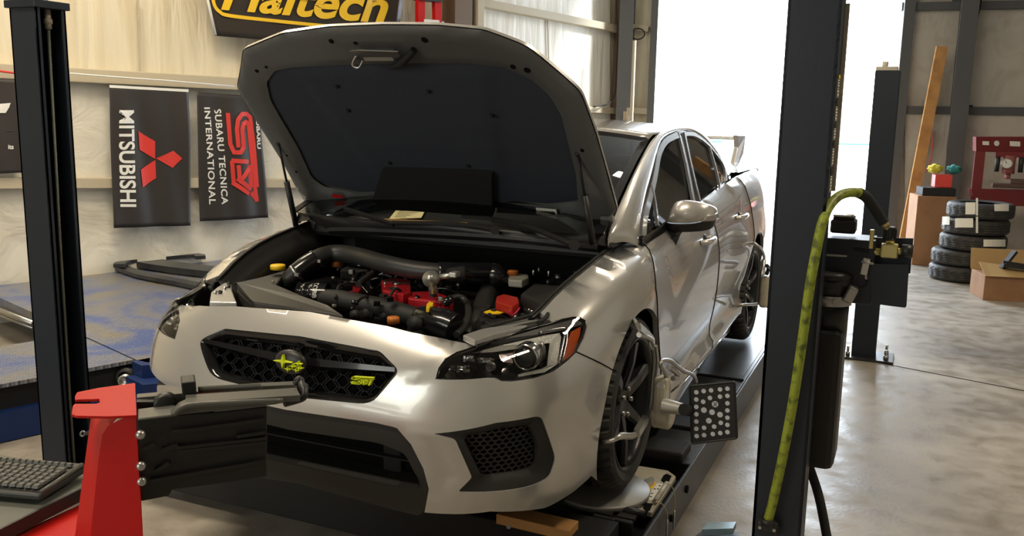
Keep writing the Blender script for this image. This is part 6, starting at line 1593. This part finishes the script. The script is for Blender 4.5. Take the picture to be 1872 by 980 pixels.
# hydraulic shop press
M['press'] = mat('press_red', (.16, .014, .016), .45, noise=(8, (.16, .02, .02), .5, .75))
pd = 10.3; pp = lambda u, v, d=pd: D(u, v, d)
HP = empty('shop_press', tuple(pp(1830, 400)), 'dark red hydraulic shop press at the right edge behind the tyre stack', 'press')
a = pp(1785, 252); b_ = pp(1932, 256); tk = .12
mb = MB(); mb.prism([pp(1784, 250), pp(1935, 250), pp(1935, 282), pp(1784, 277)], -DN*tk); prt('crown_beam', 'press', mb, HP, bevel=.006)
for u in(1783, 1915):
    q0 = pp(u, 277); w = .105; mb = MB(); mb.box((q0.x+w/2, q0.y+.05, q0.z/2), (w, .10, q0.z), bev=.004); prt('upright', 'press', mb, HP)
mb = MB(); mb.prism([pp(1776, 346), pp(1938, 349), pp(1938, 378), pp(1790, 376), pp(1780, 360)], -DN*.16); prt('bed', 'press', mb, HP)
q = pp(1847, 276); mb = MB(); mb.box((q.x, q.y, q.z-.04), (.30, .12, .06), bev=.006); prt('ram_plate', 'press', mb, HP)
mb = MB(); z_ = q.z; mb.cyl((q.x, q.y-.02, z_-.05), (q.x, q.y-.02, z_-.26), .065).cyl((q.x, q.y-.02, z_-.26), (q.x, q.y-.02, z_-.32), .03)
prt('jack_body', mat('jack_pink', (.32, .10, .09), .4), mb, HP)
for s in(-1, 1):
    mb = MB(); mb.cyl((q.x+.12*s, q.y-.03, z_-.05), (q.x+.12*s, q.y-.03, z_-.24), .026); prt('return_spring', 'satin_black', mb, HP)
g = V(q.x-.03, q.y-.11, z_-.14); mb = MB(); mb.cyl(g, g+V(0, .03, 0), .055, n=28); gg = prt('gauge', 'cwhite', mb, HP); mb = MB(); mb.bar([g-V(0, .002, 0), g+V(-.02, -.002, .03)], .006, .002, up=(0, 1, 0)); prt('needle', 'satin_black', mb, gg); mb = MB(); mb.tube([g+V(.055*cos(t), 0, .055*sin(t)) for t in [2*pi*i/24 for i in range(25)]], .006, 6, cap=False); prt('bezel', 'steel', mb, gg)
mb = MB(); mb.box((q.x+.02, q.y, pp(1847, 345).z+.03), (.34, .14, .05), bev=.01).box((q.x+.10, q.y, pp(1847, 345).z+.08), (.14, .10, .06), bev=.01); prt('press_plates', mat('rusty_steel', (.09, .05, .04), .6), mb, HP)
mb = MB(); mb.prism([pp(u, v, pd-.005) for u, v in((1796, 258), (1808, 258.5), (1808, 265.5), (1796, 265))], DN*.002); mb.prism([pp(u, v, pd-.005) for u, v in((1846, 258), (1865, 259), (1865, 268), (1846, 267))], DN*.002); mb.split('maker_plate', M['label'], HP)
mb = MB(); mb.prism([pp(1822+5*cos(t), 262+5*sin(t), pd-.005) for t in [2*pi*i/18 for i in range(18)]], DN*.002); prt('round_sticker', 'cwhite', mb, HP)

# ------------------------------------------------------------------ foreground cart with keyboard and clamp holder
CT = empty('tool_cart', (-.1, -2.1, 0), 'red steel cart with a dark shelf at the lower left corner, holding the keyboard', 'cart')
kz = .80
s0, s1 = P(0, 965, z=kz-.014), P(150, 890, z=kz-.014); es = (s1-s0).normalized(); en = V(-es.y, es.x, 0)   # shelf edge direction and its normal away from the camera-left
if en.dot(V(-1, 0, 0)) < 0: en = -en
q0, q1 = s0-es*.45, s1+es*.085
mb = MB(); mb.prism([q0, q1, q1+en*.60, q0+en*.60], V(0, 0, -.018)); prt('shelf', 'shelf', mb, CT, bevel=.003)
mb = MB(); mb.prism([q0-en*.001, q1-en*.001, q1-en*.001-V(0, 0, .03), q0-en*.001-V(0, 0, .03)], en*-.006); prt('shelf_edge', 'satin_black', mb, CT)
r0, r1 = P(30, 973, z=.74), P(160, 905, z=.74)
mb = MB(); c0_ = q0-es*0; mb.prism([V(p.x, p.y, .745) for p in(P(20, 978, z=.745), P(165, 912, z=.745), P(262, 985, z=.745), P(150, 1090, z=.745))], V(0, 0, -.10)); prt('red_tray', 'redp', mb, CT, bevel=.006)
mb = MB(); mb.box(((q0+q1)/2+en*.30-V(0, 0, .40)).freeze() if False else tuple((q0+q1)/2+en*.30-V(0, 0, .42)), (.40, .40, .72), bev=.01); prt('cabinet', 'redp', mb, CT)
# keyboard
KB = empty('keyboard', tuple(P(60, 890, z=kz+.01)), 'dark grey computer keyboard on the cart shelf at the lower left', 'keyboard')
ka = P(74.5, 913.7, z=kz); kb_ = P(158, 861.6, z=kz); kx = P(0, 893, z=kz)
e1 = (kb_-ka).normalized(); e2 = (kx-ka).normalized(); e2 = (e2-e1*e2.dot(e1)).normalized(); KR = Matrix((e1, e2, V(0, 0, 1))).transposed()
def kp(a_, b2, z=0.0): return ka+e1*a_+e2*b2+V(0, 0, z)
KD, KL = .165, .45
mb = MB(); mb.box(kp(KD/2, KL/2, .004), (KD, KL, .016), KR, bev=.005); mb.prism([kp(.012, .010, .010), kp(KD-.004, .010, .016), kp(KD-.004, KL-.01, .016), kp(.012, KL-.01, .010)], V(0, 0, .004)); prt('case', 'keyb', mb, KB)
mb = MB(); mb.tube([kp(.006, .006, .012), kp(KD-.006, .006, .018)], .006, 8); prt('edge_trim', 'key', mb, KB)
pt_ = .0190; rows = [(.022, 'b'), (.040, 'k'), (.058, 'k'), (.076, 'k'), (.094, 'k'), (.112, 'k'), (.138, 'f')]
for a_, kd in rows:
    b2 = .014+random.random()*.003; 
    while b2 < .275:
        w = pt_
        if kd == 'k' and b2 < .03: w = pt_*random.choice((1.4, 1.8, 1.0))
        if kd == 'b' and .14 < b2 < .18: w = pt_*5
        if kd == 'f': w = pt_*.9
        w = min(w, KL-.012-b2)
        if w < .012: break
        zt_ = .0155+.006*a_/KD+.004; hw, hd = w/2-.0012, (pt_/2-.0012 if kd != 'f' else pt_/2-.003); tpz = .006
        c_ = kp(a_, b2+w/2, zt_-.002); vs = [c_+KR@V(i*hd, j*hw, 0) for i, j in((-1, -1), (1, -1), (1, 1), (-1, 1))]+[c_+KR@V(i*(hd-.0025)+.001, j*(hw-.0025), tpz) for i, j in((-1, -1), (1, -1), (1, 1), (-1, 1))]
        if sum(1 for c__ in KB.children if c__.name.startswith('key')) < 96:
            mb = MB(); mb.add(vs, [(4, 5, 6, 7), (0, 1, 5, 4), (1, 2, 6, 5), (2, 3, 7, 6), (3, 0, 4, 7)]); prt('key', 'key', mb, KB)
        b2 += w
# red stand and black ribbed clamp arms
ST = empty('clamp_stand', tuple(D(210, 980, 1.62)), 'bright red steel stand with a slotted top plate, left foreground beside the keyboard', 'stand')
sd = 1.62; sp = lambda u, v, d=sd: D(u, v, d)
fw2_ = Vector((FWD[0], FWD[1], 0)).normalized(); rt2 = Vector((RGT[0], RGT[1], 0)).normalized()
mb = MB(); mb.prism([sp(248, 757), sp(214, 770), sp(197, 779), sp(187, 795), sp(180, 840), sp(157, 1060), sp(264, 1060)], fw2_*.004); prt('front_plate', 'redp', mb, ST)
mb = MB(); mb.prism([sp(170, 762, sd+.10), sp(215, 764, sd+.006), sp(205, 775, sd+.006), sp(195, 800, sd+.006), sp(188, 840, sd+.006), sp(165, 1060, sd+.006), sp(130, 1060, sd+.10)], rt2*-.004); prt('side_plate', 'redp', mb, ST)
tz_ = sp(240, 757).z
def tpl(u, v): return P(u, v, z=tz_)
tl = rnd_poly([(131, 757), (133, 742), (137, 738), (175, 738), (182, 736), (182, 729), (175, 729.5), (148, 730), (137, 731), (137, 724), (141, 717), (180, 709), (247, 700), (250, 759), (200, 761), (140, 760)], 1.5)
mb = MB(); mb.prism([tpl(*p) for p in tl], V(0, 0, -.005)); prt('top_plate', 'redp', mb, ST, bevel=.001)
AR = empty('clamp_holder', tuple(D(300, 800, 1.62)), 'black ribbed plastic holder arms bolted to the red stand in the foreground', 'holder')
h0 = D(250, 800, 1.62); hd_ = (rt2*.93+fw2_*.37).normalized(); hn = V(-hd_.y, hd_.x, 0); 
if hn.dot(fw2_) > 0: hn = -hn
def ha(u, v, o=0.0): return PP(u, v, h0+hn*o, hn)
sd_out = rnd_poly([(250, 768), (322, 759), (400, 754), (488, 744), (488, 872), (400, 885), (315, 896), (309, 907), (258, 917), (252, 900)], 3)
mb = MB(); mb.prism([ha(*p) for p in sd_out], -hn*.006); sdp = prt('side_panel', 'plastic', mb, AR, bevel=.002)
for pts in(((313, 790), (482, 766)), ((328, 824), (488, 807)), ((322, 818), (488, 800)), ((433, 797), (487, 789)), ((275, 878), (484, 842)), ((284, 860), (310, 845)), ((297, 823), (325, 813)), ((262, 820), (283, 812))):
    mb = MB(); mb.bar([ha(*pts[0], .004), ha(*pts[1], .004)], .012, .006, up=(0, 0, 1)); prt('rib', 'plastic', mb, sdp)
for c_ in((257, 795), (258, 852), (259, 880)): mb = MB(); mb.sphere(ha(*c_, .010), .009, 14, 10); prt('mount_bolt', 'steel', mb, AR)
M['plas_lit'] = mat('lit_plastic', (.10, .10, .088), .32)  # black plastic lightened to stand for light caught on the rails
mb = MB(); mb.prism([ha(*p) for p in((250, 766), (322, 757), (322, 763), (252, 771))], -hn*.06); mb.prism([ha(u, v, .0) for u, v in((310, 760), (330, 743), (345, 736), (521, 729), (524, 735), (505, 740), (322, 760))], -hn*.03); prt('upper_rail', 'plas_lit', mb, AR, bevel=.003)
mb = MB(); mb.tube([ha(318, 758, .006), ha(330, 747, .006), ha(350, 741, .006), ha(420, 737, .006), ha(518, 732, .006)], .0055, 10, res=4); prt('rail_bead', 'plas_lit', mb, AR)
mb = MB(); mb.prism([ha(*p, -.10) for p in((250, 727), (305, 722), (362, 716), (476, 706), (540, 703), (545, 712), (500, 722), (370, 728), (320, 738), (250, 729))], -hn*.025); prt('far_rail', 'plas_lit', mb, AR, bevel=.003)
mb = MB(); mb.tube([ha(362, 713, -.09), ha(476, 707, -.09), ha(478, 706, -.09)], .007, 10); mb.tube([ha(365, 730, -.03), ha(480, 726, -.03), ha(540, 718, -.03)], .006, 10); mb.bar([ha(340, 735, -.02), ha(470, 726, -.02), ha(545, 721, -.02)], .05, .012); prt('guide_rod', 'plas_lit', mb, AR)
mb = MB(); mb.prism([ha(*p, -.05) for p in((331, 700), (358, 697), (360, 725), (334, 728))], -hn*.05); prt('pivot_block', 'plastic', mb, AR, bevel=.003)
mb = MB(); mb.lathe(ha(303, 742, -.06), hn, [(-.02, .022), (0, .022), (.004, .018), (.004, 0)], 28); prt('pivot_disc', 'satin_black', mb, AR)
mb = MB(); mb.tube([ha(540, 703, -.06), ha(546, 694, -.06), ha(550, 696, -.06), ha(552, 706, -.04), ha(556, 712, -.03), ha(556, 724, -.02), ha(548, 730, -.02), ha(520, 738, -.01)], .007, 10, res=4); mb.sphere(ha(547, 696, -.06), .010, 12, 8).sphere(ha(555, 708, -.05), .010, 12, 8); prt('hook_tip', 'plastic', mb, AR)
mb = MB(); mb.prism([ha(*p, -.08) for p in((250, 735), (320, 735), (322, 757), (250, 764))], -hn*.02); prt('inner_panel', 'satin_black', mb, AR)
# blue-lidded tray on the floor at the bottom
TR = empty('drain_tray', tuple(P(1318, 968, z=.42)), 'black tub with a pale blue lid at the bottom edge, left of the near post', 'tub')
mb = MB(); mb.prism([P(u, v, z=.42) for u, v in((1268, 982), (1283, 971), (1352, 973), (1352, 1010), (1268, 1010))], V(0, 0, -.42)); prt('tub_body', 'plastic', mb, TR)
mb = MB(); mb.prism([P(u, v, z=.45) for u, v in((1283, 968), (1293, 955), (1346, 954), (1340, 966))], V(0, 0, -.02)); prt('lid', mat('pale_blue_lid', (.25, .36, .42), .3, .3), mb, TR)

# ------------------------------------------------------------------ outside the door: a pale street
FARM = lambda n, c: mat(n, c, .8)
fb0 = Vector(D(1290, 262, 62)); 
def out_quad(u0, u1, vt, d, th=1.0):
    a, b_ = D(u0, vt, d), D(u1, vt, d); return V(a.x, a.y, 0), V(b_.x, b_.y, 0), a.z
a, b_, h = out_quad(1180, 1660, 268, 60); nrm = (b_-a).normalized(); nn = V(nrm.y, -nrm.x, 0)
B1 = empty('far_building', tuple((a+b_)/2), 'long low white building with a teal roof edge across the street outside', 'building')
mb = MB(); mb.prism([a, b_, b_+V(0, 0, h), a+V(0, 0, h)] if False else [V(a.x, a.y, 0), V(b_.x, b_.y, 0), V(b_.x, b_.y, h), V(a.x, a.y, h)], -nn*8); prt('wall', FARM('white_render', (.75, .78, .78)), mb, B1)
mb = MB(); mb.prism([V(a.x, a.y, h)+nn*.3, V(b_.x, b_.y, h)+nn*.3, V(b_.x, b_.y, h+.45)+nn*.3, V(a.x, a.y, h+.45)+nn*.3], -nn*8.6); prt('roof_edge', FARM('teal_paint', (.04, .42, .34)), mb, B1)
for i in range(3):
    c = a.lerp(b_, .25+.25*i); mb = MB(); mb.box((c.x+nn.x*.1, c.y+nn.y*.1, 1.1), (1.0, .3, 1.6), Matrix((nrm, -nn, V(0, 0, 1))).transposed()); prt('window', FARM('far_glass', (.45, .50, .52)), mb, B1) if i == 0 else prt('window', bpy.data.materials['far_glass'], mb, B1)
leafm = mat('far_leaves', (.30, .36, .20), .8)
for i, (u, v, d, r) in enumerate(((1297, 254, 78, .45), (1325, 251, 84, .6), (1358, 251, 79, .8), (1390, 248, 85, .8), (1590, 248, 80, .9))):
    c = D(u, v, d); T_ = empty('tree', (c.x, c.y, 0), ['leftmost small green tree beyond the teal roof', 'second small tree beyond the teal roof', 'middle green tree beyond the teal roof', 'green tree left of the near post beyond the roof', 'green tree right of the near post beyond the roof'][i], 'tree', 'trees beyond the building')
    bm = bmesh.new(); bmesh.ops.create_icosphere(bm, subdivisions=3, radius=r)
    for w in bm.verts: n_ = w.co.normalized(); w.co *= 1+.2*sin(n_.x*9+i)*sin(n_.z*8)+.12*sin(n_.y*17)
    mb = MB(); mb.add([c+w.co for w in bm.verts], [[w.index for w in f.verts] for f in bm.faces], True); bm.free(); prt('crown', leafm, mb, T_)
    mb = MB(); mb.cyl((c.x, c.y, 0), (c.x, c.y, c.z), .15); prt('trunk', 'brown', mb, T_)
# pale parked car outside
oc = D(1390, 335, 24); oc.z = 0
PC = empty('parked_car', tuple(oc), 'white car parked outside in the sun, seen past the rear of the silver car', 'car')
pf = [(-1.9, .35), (-1.95, .65), (-1.8, .85), (-1.0, .95), (-.5, 1.35), (.6, 1.42), (1.3, 1.2), (1.7, 1.0), (1.95, .9), (1.98, .4)]
Rz = Matrix.Rotation(rad(20), 3, 'Z'); mb = MB(); mb.prism([oc+Rz@V(x_, -.85, z_) for x_, z_ in pf], Rz@V(0, 1.7, 0)); prt('body', mat('white_car_paint', (.8, .8, .8), .3, 0, 1.0), mb, PC, bevel=.05)
mb = MB(); mb.prism([oc+Rz@V(x_, -.87, z_) for x_, z_ in((-.85, .95), (-.42, 1.28), (.55, 1.33), (1.1, 1.12), (1.2, .98))], Rz@V(0, 1.74, 0)); prt('windows', mat('pale_car_glass', (.55, .60, .62), .3), mb, PC)
for x_ in(-1.25, 1.25):
    for y_ in(-.86, .70): mb = MB(); c = oc+Rz@V(x_, y_, .32); mb.lathe(c, Rz@V(0, 1, 0), [(0, 0), (0, .2), (0, .32), (.16, .32), (.16, 0)], 28); prt('wheel', 'tyre', mb, PC)
